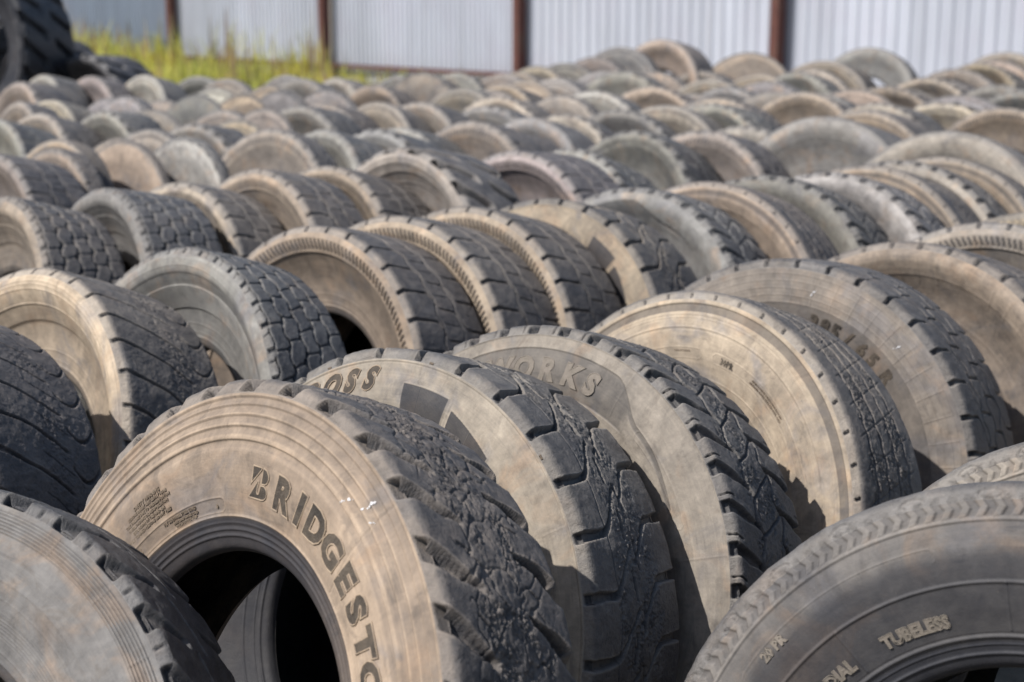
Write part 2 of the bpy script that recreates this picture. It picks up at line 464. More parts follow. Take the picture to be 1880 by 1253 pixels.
        st = ss(-.35, .35, np.sin(u * TAU))
        H += band * (st * .0034 - .0024); K += band * (1 - st) * .35
        H += ridge(r, .5105, .0016, .0012) - .0018 * (1 - ss(.4765, .4785, r)) + ridge(r, .4795, .0012, .0012)
        q, ins = capsule(-66, -22, .4385, .0115, .0010, .0009); H += q * (r > .43) 
        H += ridge(r, .397, .0022, .0022) + ridge(r, .3245, .0024, .0026) + ridge(r, .3285, .001, -.001)
        K += .80 * (1 - ss(.425, .462, r)) + .25 * (1 - ss(.315, .322, r)) + .30 * ss(.508, .511, r)
        H += seams([-46, -10, 40], .0014, .330, .397)
    elif ty == 'agri':
        for c in (.49, .47, .44, .40): H += ridge(r, c, .003, .003)
    return H, np.clip(K, 0, 1)

DUSTY = dict(chunk=(.92, .08, .13), cross=(.86, .18, .22), works=(.84, .13, .16), rib=(.92, .16, .22), slot=(.84, .13, .14),
             wave=(.92, .14, .14), hex=(.84, .10, .08), zblock=(.92, .15, .14), lug=(.86, .07, .14), chev=(.78, .22, .30), agri=(.84, .10, .2), plain=(.88, .17, .20))

def tyre_meshes(ty, phis, dn, dt, df, key):
    """build near sidewall, tread, far sidewall and inner liner meshes"""
    M = len(phis); HOL = M < 800 or ty in ('hex', 'wave', 'zblock')
    use_profile(HOL)
    s_near = np.arange(-SMAX, -SEDGE, dn); s_near = np.append(s_near, -SEDGE)
    k = int(np.ceil(2 * SEDGE / dt)); s_tr = np.linspace(-SEDGE, SEDGE, k + 1)
    s_far = np.linspace(SEDGE, SMAX, max(6, int((SMAX - SEDGE) / df)))
    S = np.concatenate([s_near, s_tr[1:], s_far[1:]]); i1 = len(s_near) - 1; i2 = i1 + len(s_tr) - 1
    x, r, nx, nr = prof(S)
    cp, sp = np.cos(phis)[None], np.sin(phis)[None]
    def pos(x, r): return np.stack([np.broadcast_to(x, (len(x), M)), -r * sp, r * cp], -1)
    P = pos(x[:, None], r[:, None])
    off = (sum(ord(c) for c in key) % 50) * 1.37
    PH = np.broadcast_to(phis[None], (len(S), M)); SS = np.broadcast_to(S[:, None], (len(S), M))
    H = np.zeros(PH.shape); K = H.copy(); dust = H.copy()
    d_side, d_top, d_gr = DUSTY[ty]
    # tread rows
    tr = slice(max(0, i1 - 6), i2 + 7)
    Dp, rough = tread_fn(ty, PH[tr], SS[tr], P[tr] + off)
    fine = dt < .0035
    if rough.max() > .3 and fine:
        wp = P[tr] + (fbm(P[tr], 60, 2, off + 21)[..., None] - .5) * .012
        F1, F2, I1 = cells(wp, 85, off)
        G1, G2, I2 = cells(wp, 200, off + 3)
        n = fbm(P[tr], 260, 2, off)
        patch = ss(.40, .60, fbm(P[tr], 26, 3, off + 9))
        amp = rough * (.25 + .75 * patch)
        chip = (I1 - .5) * .0022 + (I2 - .5) * .0032 + (1 - ss(.0, .14, F2 - F1)) * .0020 + (1 - ss(0, .2, G2 - G1)) * .0016 * (I2 > .4) + (n - .5) * .0035
        Dp = Dp + amp * (.72 if ty == 'chunk' else 1.0) * (chip + .001)
    nn = fbm(P[tr], 70, 4 if fine else 3, off + 5) - .5
    Dp = Dp + nn * (.0026 + .0022 * np.clip(rough, 0, .5)) * (1 if fine else .5)
    lo = fbm(P[tr], 11, 2, off + 7) - .5
    Dp = Dp + lo * .004
    edge_f = 1 - ss(SEDGE - .006, SEDGE, np.abs(SS[tr]))
    H[tr] -= Dp * edge_f
    def blur(a, k):
        b = a.copy(); c = 1
        for q in range(1, k + 1):
            b = b + np.roll(a, q, 1) + np.roll(a, -q, 1); c += 2
        b = b / c; p_ = np.pad(b, ((k, k), (0, 0)), 'edge')
        return sum(p_[q:q + len(a)] for q in range(2 * k + 1)) / (2 * k + 1)
    kb = 3 if fine else 1
    convex = np.clip(blur(Dp, kb) - Dp, 0, .004)
    crackd = ss(.3, .9, rough)
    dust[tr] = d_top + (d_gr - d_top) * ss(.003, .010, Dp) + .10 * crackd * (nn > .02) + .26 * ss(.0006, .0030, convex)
    # shoulder side faces carry sidewall dust
    sh = ss(.136, .146, np.abs(SS)); dust = dust * (1 - sh) + (d_side * dict(chunk=.58, cross=.66, works=.72, lug=.62, slot=.72, hex=.75).get(ty, .86)) * sh
    full = (np.abs(SS) >= SEDGE - 1e-6); dust = np.where(full, d_side, dust)
    deep = np.zeros(H.shape); deep[tr] = Dp * edge_f
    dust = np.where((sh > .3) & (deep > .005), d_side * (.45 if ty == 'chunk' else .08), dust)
    # near sidewall relief
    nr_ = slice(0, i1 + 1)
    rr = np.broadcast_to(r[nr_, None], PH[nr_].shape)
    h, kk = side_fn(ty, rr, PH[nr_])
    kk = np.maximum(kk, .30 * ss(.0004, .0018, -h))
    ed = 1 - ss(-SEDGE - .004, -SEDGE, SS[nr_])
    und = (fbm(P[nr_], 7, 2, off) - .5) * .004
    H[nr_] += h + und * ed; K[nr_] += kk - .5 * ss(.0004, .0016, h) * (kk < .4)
    if i1 > 3:
        # ease the relief into the tread at the seam
        base = H[i1].copy()
        for q in range(1, 5):
            H[i1 + q] += base * (1 - q / 5.)
    # shade painted into hollow sidewalls; bead region bare and dark
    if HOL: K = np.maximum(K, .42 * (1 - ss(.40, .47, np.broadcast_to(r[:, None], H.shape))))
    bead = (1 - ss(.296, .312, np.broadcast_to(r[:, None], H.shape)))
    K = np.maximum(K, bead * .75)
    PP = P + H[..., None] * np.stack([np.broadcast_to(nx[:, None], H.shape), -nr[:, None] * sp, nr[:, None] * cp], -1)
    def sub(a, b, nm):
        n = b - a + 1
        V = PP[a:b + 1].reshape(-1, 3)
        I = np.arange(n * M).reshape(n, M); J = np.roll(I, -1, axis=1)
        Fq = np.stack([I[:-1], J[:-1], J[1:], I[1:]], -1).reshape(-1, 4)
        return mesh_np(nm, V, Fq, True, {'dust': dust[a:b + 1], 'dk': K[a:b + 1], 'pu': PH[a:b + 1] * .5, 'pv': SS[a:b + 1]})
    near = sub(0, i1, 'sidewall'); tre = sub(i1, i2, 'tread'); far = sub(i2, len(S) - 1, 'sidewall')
    # inner liner
    Q = [(-.052, .2822), (-.055, .30), (-.060, .335), (-.070, .372), (-.092, .412), (-.115, .444), (-.127, .470), (-.112, .488), (-.07, .497), (0, .499)] if HOL else [
         (-.088, .2822), (-.098, .298), (-.112, .33), (-.128, .38), (-.135, .42), (-.130, .46), (-.112, .488), (-.07, .497), (0, .499)]
    Q = np.array(Q + [(-a, b) for a, b in reversed(Q[:-1])])
    st = 1 if M < 400 else max(1, M // 220)
    ph = phis[::st]; m2 = len(ph)
    V = np.stack([np.broadcast_to(Q[:, :1], (len(Q), m2)), -Q[:, 1:] * np.sin(ph)[None], Q[:, 1:] * np.cos(ph)[None]], -1).reshape(-1, 3)
    I = np.arange(len(Q) * m2).reshape(len(Q), m2); J = np.roll(I, -1, axis=1)
    Fq = np.stack([I[:-1], I[1:], J[1:], J[:-1]], -1).reshape(-1, 4)
    lin = mesh_np('inner_liner', V, Fq, True)
    use_profile(False)
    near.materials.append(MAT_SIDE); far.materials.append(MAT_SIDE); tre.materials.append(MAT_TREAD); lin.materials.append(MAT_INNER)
    return near, tre, far, lin

def hi_phis(lo=-100, hi=102, step=.00375):
    a = np.arange(math.radians(lo), math.radians(hi), step)
    b = np.linspace(math.radians(hi), math.radians(lo) + TAU, 130, endpoint=False)
    return np.concatenate([a, b])

# ------------------------------------------------------------------ lettering laid on a sidewall
def surf(ty, r, phi, lift):
    r = np.asarray(r, float); phi = np.asarray(phi, float)
    s = s_of_r(r); x, rr, nx, nr = prof(s); h, _ = side_fn(ty, r, phi)
    h = np.clip(h, -.004, .004)
    und = 0.0
    X = x + (h + lift) * nx; RR = rr + (h + lift) * nr
    return np.stack([X, -RR * np.sin(phi), RR * np.cos(phi)], -1)

def text_mesh(body, size, offset=0., shear=0., rim=0., extr=0., res=3, polys=None):
    if polys is None:
        cu = bpy.data.curves.new('t', 'FONT'); cu.body = body; cu.size = size; cu.offset = offset; cu.shear = shear
        cu.align_x = 'CENTER'
    else:
        cu = bpy.data.curves.new('t', 'CURVE'); cu.dimensions = '2D'
        for pl in polys:
            sp_ = cu.splines.new('POLY'); sp_.points.add(len(pl) - 1); sp_.use_cyclic_u = True
            for pt, (px, py) in zip(sp_.points, pl): pt.co = (px * size, py * size, 0, 1)
    cu.resolution_u = res
    if rim > 0: cu.fill_mode = 'NONE'; cu.bevel_depth = rim; cu.bevel_resolution = 1
    else:
        cu.fill_mode = 'BOTH'; cu.extrude = extr
    ob = bpy.data.objects.new('t', cu); COL.objects.link(ob)
    dg = bpy.context.evaluated_depsgraph_get(); dg.update()
    me = bpy.data.meshes.new_from_object(ob.evaluated_get(dg))
    bpy.data.objects.remove(ob)
    return me

def wrap_text(me, ty, r0, deg, lift, rot180=False):
    n = len(me.vertices); co = np.empty(n * 3, np.float32); me.vertices.foreach_get('co', co); co = co.reshape(-1, 3)
    lx, ly, lz = co[:, 0].copy(), co[:, 1].copy(), co[:, 2]
    if rot180: lx, ly = -lx, -ly
    r = np.clip(r0 + ly, .30, .515); phi = math.radians(deg) + lx / (r0 + .02)
    P = surf(ty, r, phi, lift + lz)
    me.vertices.foreach_set('co', P.astype(np.float32).ravel()); me.update()
    return me

def split_long(me, L):
    bm = bmesh.new(); bm.from_mesh(me)
    for _ in range(7):
        bmesh.ops.triangulate(bm, faces=[f for f in bm.faces if len(f.verts) > 3])
        es = [e for e in bm.edges if e.calc_length() > L]
        if not es: break
        bmesh.ops.subdivide_edges(bm, edges=es, cuts=1, use_grid_fill=False)
    bmesh.ops.triangulate(bm, faces=[f for f in bm.faces if len(f.verts) > 3])
    bm.to_mesh(me); bm.free(); return me

def letters(parent, ty, items, face_mat, rim_mat, name='lettering'):
    """items: (text, r_base, deg centre, size, offset, shear, rim, polys)"""
    F_, R_ = [], []
    for (tx, r0, dg_, size, offs, sh, rim, polys) in items:
        me = text_mesh(tx, size, offs, sh, 0, .0003 if rim else .0006, 3 if size > .03 else 1, polys)
        split_long(me, .012); F_.append(wrap_text(me, ty, r0, dg_, .0010))
        if rim:
            me = text_mesh(tx, size, offs + (rim * .75 if polys is None else 0), sh, rim, 0, 3, polys)
            R_.append(wrap_text(me, ty, r0, dg_, .0013))
    def join(lst, nm, mat):
        bm = bmesh.new()
        for me in lst: bm.from_mesh(me)
        out = bpy.data.meshes.new(nm); bm.to_mesh(out); bm.free()
        for me in lst: bpy.data.meshes.remove(me)
        out.materials.clear(); out.materials.append(mat)
        return link(nm, out, None, parent)
    wall = next(c for c in parent.children if c.name.startswith('sidewall'))
    parent = wall; o = []
    if F_: o.append(join(F_, name, face_mat))
    if R_: o.append(join(R_, name.replace('lettering', 'letter_outline'), rim_mat))
    return o

def splash(parent, ty, spots):
    bm = bmesh.new(); rd = random.Random(5)
    for (r0, dg_, L, w, ang) in spots:
        for k in range(7):
            t = (k / 6 - .5) * L; cx = math.cos(ang) * t + rd.gauss(0, w * .3); cy = math.sin(ang) * t + rd.gauss(0, w * .3)
            q = w * (.35 + .65 * rd.random()) * (1 - .5 * abs(k / 6 - .5))
            vs = []
            for j in range(9):
                a = j / 9 * TAU; rr = q * (.6 + .6 * rd.random())
                vs.append((cx + rr * math.cos(a), cy + rr * math.sin(a)))
            P = surf(ty, [r0 + v[1] for v in vs], [math.radians(dg_) + v[0] / r0 for v in vs], .0007 + k * .00012)
            bm.faces.new([bm.verts.new(p) for p in P])
    me = bpy.data.meshes.new('white_splash'); bm.to_mesh(me); bm.free()
    return link('white_splash', me, MAT_CHALK, next(c for c in parent.children if c.name.startswith('sidewall')))

# ------------------------------------------------------------------ tyre library and placement
LIB = {}
UNI = np.linspace(-math.pi, math.pi, 760, endpoint=False)
LOW = np.linspace(-math.pi, math.pi, 300, endpoint=False)
def lib(ty, lod, key=''):
    k = (ty, lod, key)
    if k not in LIB:
        if lod == 2: LIB[k] = tyre_meshes(ty, hi_phis(), .0013 if not key == 'z' else .002, .00185, .02, ty + key)
        elif lod == 1: LIB[k] = tyre_meshes(ty, UNI, .0042, .0033, .03, ty + key)
        else: LIB[k] = tyre_meshes(ty, LOW, .010, .0062, .04, ty + key)
    return LIB[k]

DUSTCOL = {'t': (.40, .325, .25), 'k': (.35, .305, .27), 'g': (.32, .305, .285), 'c': (.50, .43, .345), 'w': (.50, .465, .42), 'd': (.24, .23, .225)}

def place_tyre(name, ty, lod, x, y, zo, R, yaw, lean, roll, sx, dust, amt, label, group, key=''):
    root = link(name, None)
    q = .14 * (sx - 1) if abs(lean) < 1 else 0    # keep the near sidewall where it stands when the tyre is thinner
    root.location = (x + q * math.cos(yaw) * math.cos(lean), y + q * math.sin(yaw) * math.cos(lean),
                     R * math.cos(lean) + (.142 if q else .142 * sx) * math.sin(abs(lean)) - q * math.sin(lean) + zo - .004)
    root.rotation_euler = (roll, lean, yaw); ov = 0 if lod == 2 else random.uniform(-.022, .022)
    root.scale = (sx, R / R0 * (1 + ov), R / R0 * (1 - ov))
    tag(root, label, 'tyre', group)
    near, tre, far, lin = lib(ty, lod, key)
    c = DUSTCOL[dust]; j = random.uniform(.9, 1.12)
    col_ = (c[0] * j, c[1] * j * random.uniform(.97, 1.03), c[2] * j * random.uniform(.93, 1.07), amt)
    for nm, me in (('sidewall', near), ('tread', tre), ('sidewall', far), ('inner_liner', lin)):
        o = link(nm, me, None, root); o.color = col_
    return root
TYRES = [
    ('wave', 2, -1.36, 3.2, 0.0, 0.535, 54.0, 21.0, -0.03, 1, 't', 0.71, 'h', 'third', 'dark cracked tyre with wavy grooves cut off by the left edge of the picture', 'H'),
    ('chunk', 2, -0.378, 2.213, 0.0, 0.571, 42.2, 20.8, 0, 0.84, 't', 0.97, '', 'second', 'tan dusty tyre with huge letters starting with B and crumbling lugged tread', 'A'),
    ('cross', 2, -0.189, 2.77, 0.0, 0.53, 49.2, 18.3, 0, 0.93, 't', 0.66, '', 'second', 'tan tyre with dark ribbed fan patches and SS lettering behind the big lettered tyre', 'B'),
    ('works', 2, 0.081, 2.993, 0.0, 0.528, 49.5, 18.8, 0, 0.9, 't', 0.84, '', 'second', 'greyish tan tyre with WORKS raised on a darker moulded panel', 'C'),
    ('rib', 2, 0.429, 3.356, 0.0, 0.528, 41.2, 18.7, 0, 0.83, 't', 0.98, '', 'second', 'smooth tan tyre with small slots around its shoulder and 30PR in a rounded frame', 'D'),
    ('slot', 2, 0.738, 3.84, 0.0, 0.529, 52.7, 9.9, 0, 0.95, 't', 0.69, '', 'second', 'brown tyre with dark 385/65 R numbers and fine rings with short ticks', 'E'),
    ('wave', 2, -1.157, 3.649, 0.0, 0.53, 47.1, 22.1, 0.02, 1, 't', 0.67, '', 'third', 'pale sandy tyre with long wavy grooves just left of the near grey knobbly tyre', 'I'),
    ('hex', 2, -0.835, 3.945, 0.0, 0.529, 44.0, 18.0, 0.04, 0.88, 'g', 0.82, '', 'third', 'near grey tyre with small knobbly blocks and a ribbed band inside its sidewall', 'J'),
    ('lug', 2, -0.867, 2.078, 0.0, 0.516, 70.5, 31.5, 0, 0.7, 'g', 0.92, '', 'second', 'grey lugged tyre with seven fine rings in the bottom left corner', 'P'),
    ('chev', 2, 0.729, 1.923, 0.0, 0.537, 57.8, 16.7, 0, 1, 'd', 0.72, '', 'front', 'large dark grey tyre marked TUBELESS and 20 PR in the bottom right corner', 'Q'),
    ('chev', 2, 1.01, 2.272, 0.0, 0.527, 53.8, 12.9, 0, 1, 't', 0.75, 'r', 'front', 'tan tyre with zigzag band just behind the dark TUBELESS tyre', 'R'),
    ('zblock', 2, -0.521, 4.365, 0, 0.528, 46.3, 14.0, -0.7, 0.96, 't', 0.84, 'z', 'third', 'tan tyre with fine slanted ribs beside the knobbly grey tyre, deep Z grooves', 'K'),
    ('zblock', 2, -0.31, 4.559, 0, 0.528, 47.6, 14.0, 0.76, 0.94, 't', 0.87, 'z', 'third', 'sandy tyre with slanted rib band, second right of the knobbly grey tyre', 'L'),
    ('zblock', 2, -0.109, 4.757, 0, 0.528, 46.6, 14.0, 0.49, 0.94, 't', 0.8, 'z', 'third', 'sandy tyre with slanted rib band, third right of the knobbly grey tyre', 'M'),
    ('cross', 2, 0.149, 4.948, 0, 0.528, 47.9, 14.0, 0.44, 1, 't', 0.7, '', 'third', 'sandy tyre with broken block edges between rib-banded tyre and grey lugged tyre', 'N'),
    ('works', 1, 0.448, 5.253, 0, 0.528, 46.4, 14.0, -0.38, 0.88, 'g', 0.9, '', 'third', 'grey tyre with black cut shoulder lugs behind the slotted tan tyre', 'O'),
    ('rib', 1, 0.704, 5.374, 0, 0.528, 47.7, 14.0, 0.41, 0.87, 't', 0.81, '', 'third', 'smooth brown tyre right of the grey one with black cut lugs', 'S'),
    ('works', 1, 0.939, 5.603, 0, 0.528, 47.3, 14.0, -0.74, 0.86, 'g', 0.76, '', 'third', 'dull grey tyre with notched shoulder, middle of the long right-hand run', 'T'),
    ('works', 1, 1.196, 5.718, 0, 0.528, 46.2, 14.0, -0.52, 0.86, 'w', 0.76, '', 'third', 'pale whitish tyre with dark notched lugs in the run at the right', 'U'),
    ('rib', 1, 1.374, 5.906, 0, 0.528, 46.6, 14.0, 0.56, 0.84, 't', 0.73, '', 'third', 'smooth sandy tyre between two notched ones in the run at the right', 'V'),
    ('works', 1, 1.546, 6.09, 0, 0.528, 47.7, 14.0, 0.7, 0.77, 'k', 0.98, '', 'third', 'pinkish pale tyre with notched lugs near the end of the right-hand run', 'W'),
    ('rib', 1, 1.738, 6.228, 0, 0.528, 46.9, 14.0, -0.8, 0.77, 't', 0.8, '', 'third', 'sandy smooth tyre ending the right-hand run at the picture edge', 'X'),
    ('slot', 1, 1.114, 4.139, 0, 0.528, 46.1, 14.0, -0.01, 1, 't', 0.67, '', 'second', 'brown tyre with black shoulder notches just behind the one marked 385/65 R', 'F'),
    ('zblock', 1, 1.42, 4.445, 0, 0.528, 47.1, 14.0, -0.14, 0.87, 'k', 0.99, '', 'second', 'dusty brown tyre with a slanted ribbed band, two behind the one marked 385/65', 'G'),
    ('chev', 1, 1.629, 4.608, 0, 0.528, 46.4, 14.0, -0.7, 0.87, 't', 0.87, '', 'second', 'brown tyre with fine zigzag band cut by the right edge, third row', 'Y'),
    ('zblock', 0, -2.686, 8.118, 0, 0.525, 43.5, 17.4, -0.68, 1, 'g', 0.87, '', 'seventh', 'grey Z grooved tyre, first from the left in the seventh row', ''),
    ('hex', 1, -1.67, 5.079, 0, 0.522, 39.9, 17.3, 0.71, 1, 't', 0.73, '', 'fourth', 'tan knobbly tyre, first from the left in the fourth row', ''),
    ('hex', 1, -1.362, 5.316, 0, 0.523, 37.4, 12.1, -0.89, 1, 'g', 0.69, '', 'fourth', 'grey knobbly tyre, second from the left in the fourth row', ''),
    ('zblock', 1, -1.176, 5.606, 0, 0.518, 44.2, 14.7, 0.07, 0.86, 'c', 0.67, '', 'fourth', 'cream Z grooved tyre, third from the left in the fourth row', ''),
    ('zblock', 1, -0.89, 5.681, 0, 0.534, 41.1, 12.8, -0.75, 0.88, 't', 0.84, '', 'fourth', 'tan Z grooved tyre, fourth from the left in the fourth row', ''),
    ('zblock', 1, -0.707, 5.976, 0, 0.523, 43.7, 16.5, 0.76, 1, 't', 0.81, '', 'fourth', 'tan Z grooved tyre, fifth from the left in the fourth row', ''),
    ('agri', 1, -0.367, 6.064, 0, 0.56, 40.8, 9.0, -0.18, 1, 'k', 0.89, '', 'fourth', 'pinkish brown deep lugged tyre, sixth from the left in the fourth row', ''),
    ('zblock', 1, 0.082, 6.358, 0, 0.539, 41.9, 7.7, -0.73, 1, 'k', 0.87, '', 'fourth', 'pinkish brown Z grooved tyre, seventh from the left in the fourth row', ''),
    ('works', 1, 0.242, 6.846, 0, 0.515, 40.9, 20.3, -0.59, 1, 'g', 0.88, '', 'fourth', 'grey notched tyre, eighth from the left in the fourth row', ''),
    ('lug', 0, 0.572, 7.29, 0, 0.534, 37.4, 17.2, 0.82, 0.88, 'g', 0.68, '', 'fourth', 'grey lugged tyre, ninth from the left in the fourth row', ''),
    ('zblock', 0, 0.915, 7.275, 0, 0.531, 43.4, 12.1, 0.1, 0.8, 'k', 0.88, '', 'fourth', 'pinkish brown Z grooved tyre, tenth from the left in the fourth row', ''),
    ('works', 0, 1.196, 7.809, 0, 0.52, 41.2, 14.5, -0.63, 0.7, 'w', 0.76, '', 'fourth', 'whitish notched tyre, eleventh from the left in the fourth row', ''),
    ('rib', 0, 1.508, 7.823, 0, 0.525, 44.7, 13.5, 0.89, 0.77, 'k', 1.02, '', 'fourth', 'pinkish brown smooth tyre, twelfth from the left in the fourth row', ''),
    ('plain', 1, 1.469, 7.18, 0, 0.57, 44.0, 14.4, -0.68, 0.8, 'g', 0.91, '', 'fourth', 'grey ribbed tyre, thirteenth from the left in the fourth row', ''),
    ('plain', 1, 1.812, 6.475, 0, 0.57, 41.2, 15.6, 0.81, 0.69, 'k', 0.75, '', 'third', 'pinkish brown ribbed tyre, fifteenth from the left in the third row', ''),
    ('zblock', 1, -2.175, 6.571, 0, 0.517, 45.1, 13.7, 0.2, 1, 'k', 0.68, '', 'fifth', 'pinkish brown Z grooved tyre, first from the left in the fifth row', ''),
    ('rib', 1, -2.044, 7.083, 0, 0.52, 43.3, 14.3, -0.24, 0.34, 't', 0.9, '', 'sixth', 'tan smooth tyre, first from the left in the sixth row', ''),
    ('plain', 1, -1.752, 7.187, 0, 0.519, 41.9, 12.7, 0.16, 0.13, 't', 0.94, '', 'fifth', 'tan ribbed tyre, third from the left in the fifth row', ''),
    ('lug', 0, -1.501, 7.291, 0, 0.516, 40.6, 14.1, -0.74, 0.2, 'w', 0.78, '', 'fifth', 'whitish lugged tyre, fourth from the left in the fifth row', ''),
    ('zblock', 0, -1.104, 7.233, 0, 0.54, 44.7, 16.1, 0.66, 0.48, 'k', 0.87, '', 'fifth', 'pinkish brown Z grooved tyre, fifth from the left in the fifth row', ''),
    ('zblock', 0, -0.903, 7.398, 0, 0.534, 36.3, 18.0, -0.09, 0.87, 'g', 0.8, '', 'fifth', 'grey Z grooved tyre, sixth from the left in the fifth row', ''),
    ('lug', 0, -0.653, 7.538, 0, 0.527, 42.6, 16.6, 0.87, 0.92, 'g', 0.87, '', 'fifth', 'grey lugged tyre, seventh from the left in the fifth row', ''),
    ('zblock', 0, -0.551, 7.833, 0, 0.516, 40.8, 14.9, -0.87, 0.84, 'g', 0.95, '', 'fifth', 'grey Z grooved tyre, eighth from the left in the fifth row', ''),
    ('zblock', 0, -0.164, 7.771, 0, 0.537, 43.9, 11.4, -0.31, 0.65, 'k', 0.82, '', 'fifth', 'pinkish brown Z grooved tyre, ninth from the left in the fifth row', ''),
    ('plain', 0, 0.117, 8.425, 0, 0.516, 42.4, 15.9, -0.52, 0.87, 'g', 0.82, '', 'fifth', 'grey ribbed tyre, eleventh from the left in the fifth row', ''),
    ('lug', 0, 0.281, 8.632, 0, 0.52, 43.1, 19.0, -0.32, 0.63, 'c', 0.69, '', 'fifth', 'cream lugged tyre, twelfth from the left in the fifth row', ''),
    ('works', 0, 0.627, 8.928, 0, 0.519, 47.9, 15.8, 0.23, 0.66, 'g', 0.7, '', 'fifth', 'grey notched tyre, thirteenth from the left in the fifth row', ''),
    ('rib', 0, 0.895, 8.982, 0, 0.529, 45.0, 13.8, 0.51, 0.75, 'c', 0.67, '', 'fifth', 'cream smooth tyre, fourteenth from the left in the fifth row', ''),
    ('works', 0, 1.184, 9.013, 0, 0.538, 40.0, 10.4, 0.51, 0.8, 'g', 0.95, '', 'fifth', 'grey notched tyre, fifteenth from the left in the fifth row', ''),
    ('hex', 0, 1.28, 9.602, 0, 0.534, 41.4, 14.0, -0.0, 0.85, 't', 0.92, '', 'fifth', 'tan knobbly tyre, seventeenth from the left in the fifth row', ''),
    ('plain', 0, 1.805, 10.539, 0, 0.52, 46.3, 10.2, -0.45, 0.41, 'k', 0.93, '', 'fifth', 'pinkish brown ribbed tyre, eighteenth from the left in the fifth row', ''),
    ('zblock', 0, 1.864, 10.013, 0, 0.538, 40.6, 17.1, -0.13, 0.93, 't', 0.74, '', 'fifth', 'tan Z grooved tyre, nineteenth from the left in the fifth row', ''),
    ('rib', 0, 1.966, 8.462, 0, 0.535, 39.6, 10.4, 0.84, 1, 't', 0.8, '', 'fourth', 'tan smooth tyre, sixteenth from the left in the fourth row', ''),
    ('works', 0, 2.191, 9.205, 0, 0.528, 40.4, 10.9, -0.23, 0.91, 'k', 0.97, '', 'fourth', 'pinkish brown notched tyre, seventeenth from the left in the fourth row', ''),
    ('lug', 0, 2.687, 9.66, 0, 0.522, 48.0, 11.1, -0.24, 0.88, 'c', 0.9, '', 'fourth', 'cream lugged tyre, eighteenth from the left in the fourth row', ''),
    ('hex', 0, 2.961, 10.284, 0, 0.517, 48.8, 12.8, -0.59, 0.22, 'g', 0.96, '', 'fourth', 'grey knobbly tyre, twentieth from the left in the fourth row', ''),
    ('works', 0, 3.361, 10.268, 0, 0.532, 47.6, 15.5, -0.43, 0.86, 'g', 0.68, '', 'fourth', 'grey notched tyre, twenty-third from the left in the fourth row', ''),
    ('zblock', 0, 2.906, 9.108, 0, 0.518, 46.1, 13.3, 0.86, 0.82, 't', 0.72, '', 'fourth', 'tan Z grooved tyre, twenty-second from the left in the fourth row', ''),
    ('zblock', 0, -2.653, 8.744, 0, 0.517, 44.3, 17.1, 0.8, 1, 'k', 1.02, '', 'seventh', 'pinkish brown Z grooved tyre, second from the left in the seventh row', ''),
    ('lug', 0, -2.215, 8.735, 0, 0.529, 42.4, 8.3, 0.19, 0.84, 'w', 0.66, '', 'seventh', 'whitish lugged tyre, third from the left in the seventh row', ''),
    ('plain', 0, -2.047, 8.927, 0, 0.52, 48.2, 14.1, -0.79, 0.12, 'k', 0.74, '', 'seventh', 'pinkish brown ribbed tyre, fifth from the left in the seventh row', ''),
    ('zblock', 0, -1.66, 9.138, 0, 0.515, 43.4, 13.1, -0.2, 0.28, 'k', 0.88, '', 'seventh', 'pinkish brown Z grooved tyre, seventh from the left in the seventh row', ''),
    ('zblock', 0, -1.173, 8.951, 0, 0.535, 43.6, 9.0, 0.84, 0.75, 'g', 0.79, '', 'sixth', 'grey Z grooved tyre, seventh from the left in the sixth row', ''),
    ('zblock', 0, -1.087, 9.194, 0, 0.529, 43.7, 12.8, -0.65, 0.73, 't', 0.86, '', 'sixth', 'tan Z grooved tyre, eighth from the left in the sixth row', ''),
    ('rib', 0, -0.805, 9.214, 0, 0.532, 39.9, 18.6, -0.65, 0.74, 'c', 0.69, '', 'sixth', 'cream smooth tyre, ninth from the left in the sixth row', ''),
    ('zblock', 0, -0.529, 9.228, 0, 0.534, 39.5, 14.5, 0.1, 0.74, 'k', 0.91, '', 'sixth', 'pinkish brown Z grooved tyre, tenth from the left in the sixth row', ''),
    ('lug', 0, -0.12, 9.336, 0, 0.516, 45.8, 14.7, -0.78, 0.75, 'g', 0.82, '', 'sixth', 'grey lugged tyre, eleventh from the left in the sixth row', ''),
    ('works', 0, -0.048, 9.987, 0, 0.527, 44.8, 11.4, 0.37, 0.8, 'c', 0.94, '', 'sixth', 'cream notched tyre, twelfth from the left in the sixth row', ''),
    ('lug', 0, 0.326, 10.251, 0, 0.518, 39.7, 17.2, -0.21, 0.37, 'k', 0.98, '', 'sixth', 'pinkish brown lugged tyre, thirteenth from the left in the sixth row', ''),
    ('zblock', 0, 0.557, 10.357, 0, 0.528, 47.3, 14.3, -0.6, 0.71, 'w', 0.92, '', 'sixth', 'whitish Z grooved tyre, fourteenth from the left in the sixth row', ''),
    ('works', 0, 0.972, 10.666, 0, 0.536, 45.2, 15.6, 0.49, 0.89, 't', 0.98, '', 'sixth', 'tan notched tyre, fifteenth from the left in the sixth row', ''),
    ('works', 0, 1.31, 9.953, 0, 0.525, 43.0, 11.9, -0.01, 0.8, 'g', 0.7, '', 'fifth', 'grey notched tyre, sixteenth from the left in the fifth row', ''),
    ('zblock', 0, -2.98, 9.526, 0, 0.521, 36.0, 14.5, -0.81, 0.65, 'k', 0.85, '', 'eighth', 'pinkish brown Z grooved tyre, first from the left in the eighth row', ''),
    ('rib', 0, -2.894, 9.82, 0, 0.517, 45.1, 16.3, -0.59, 0.73, 'c', 0.89, '', 'eighth', 'cream smooth tyre, second from the left in the eighth row', ''),
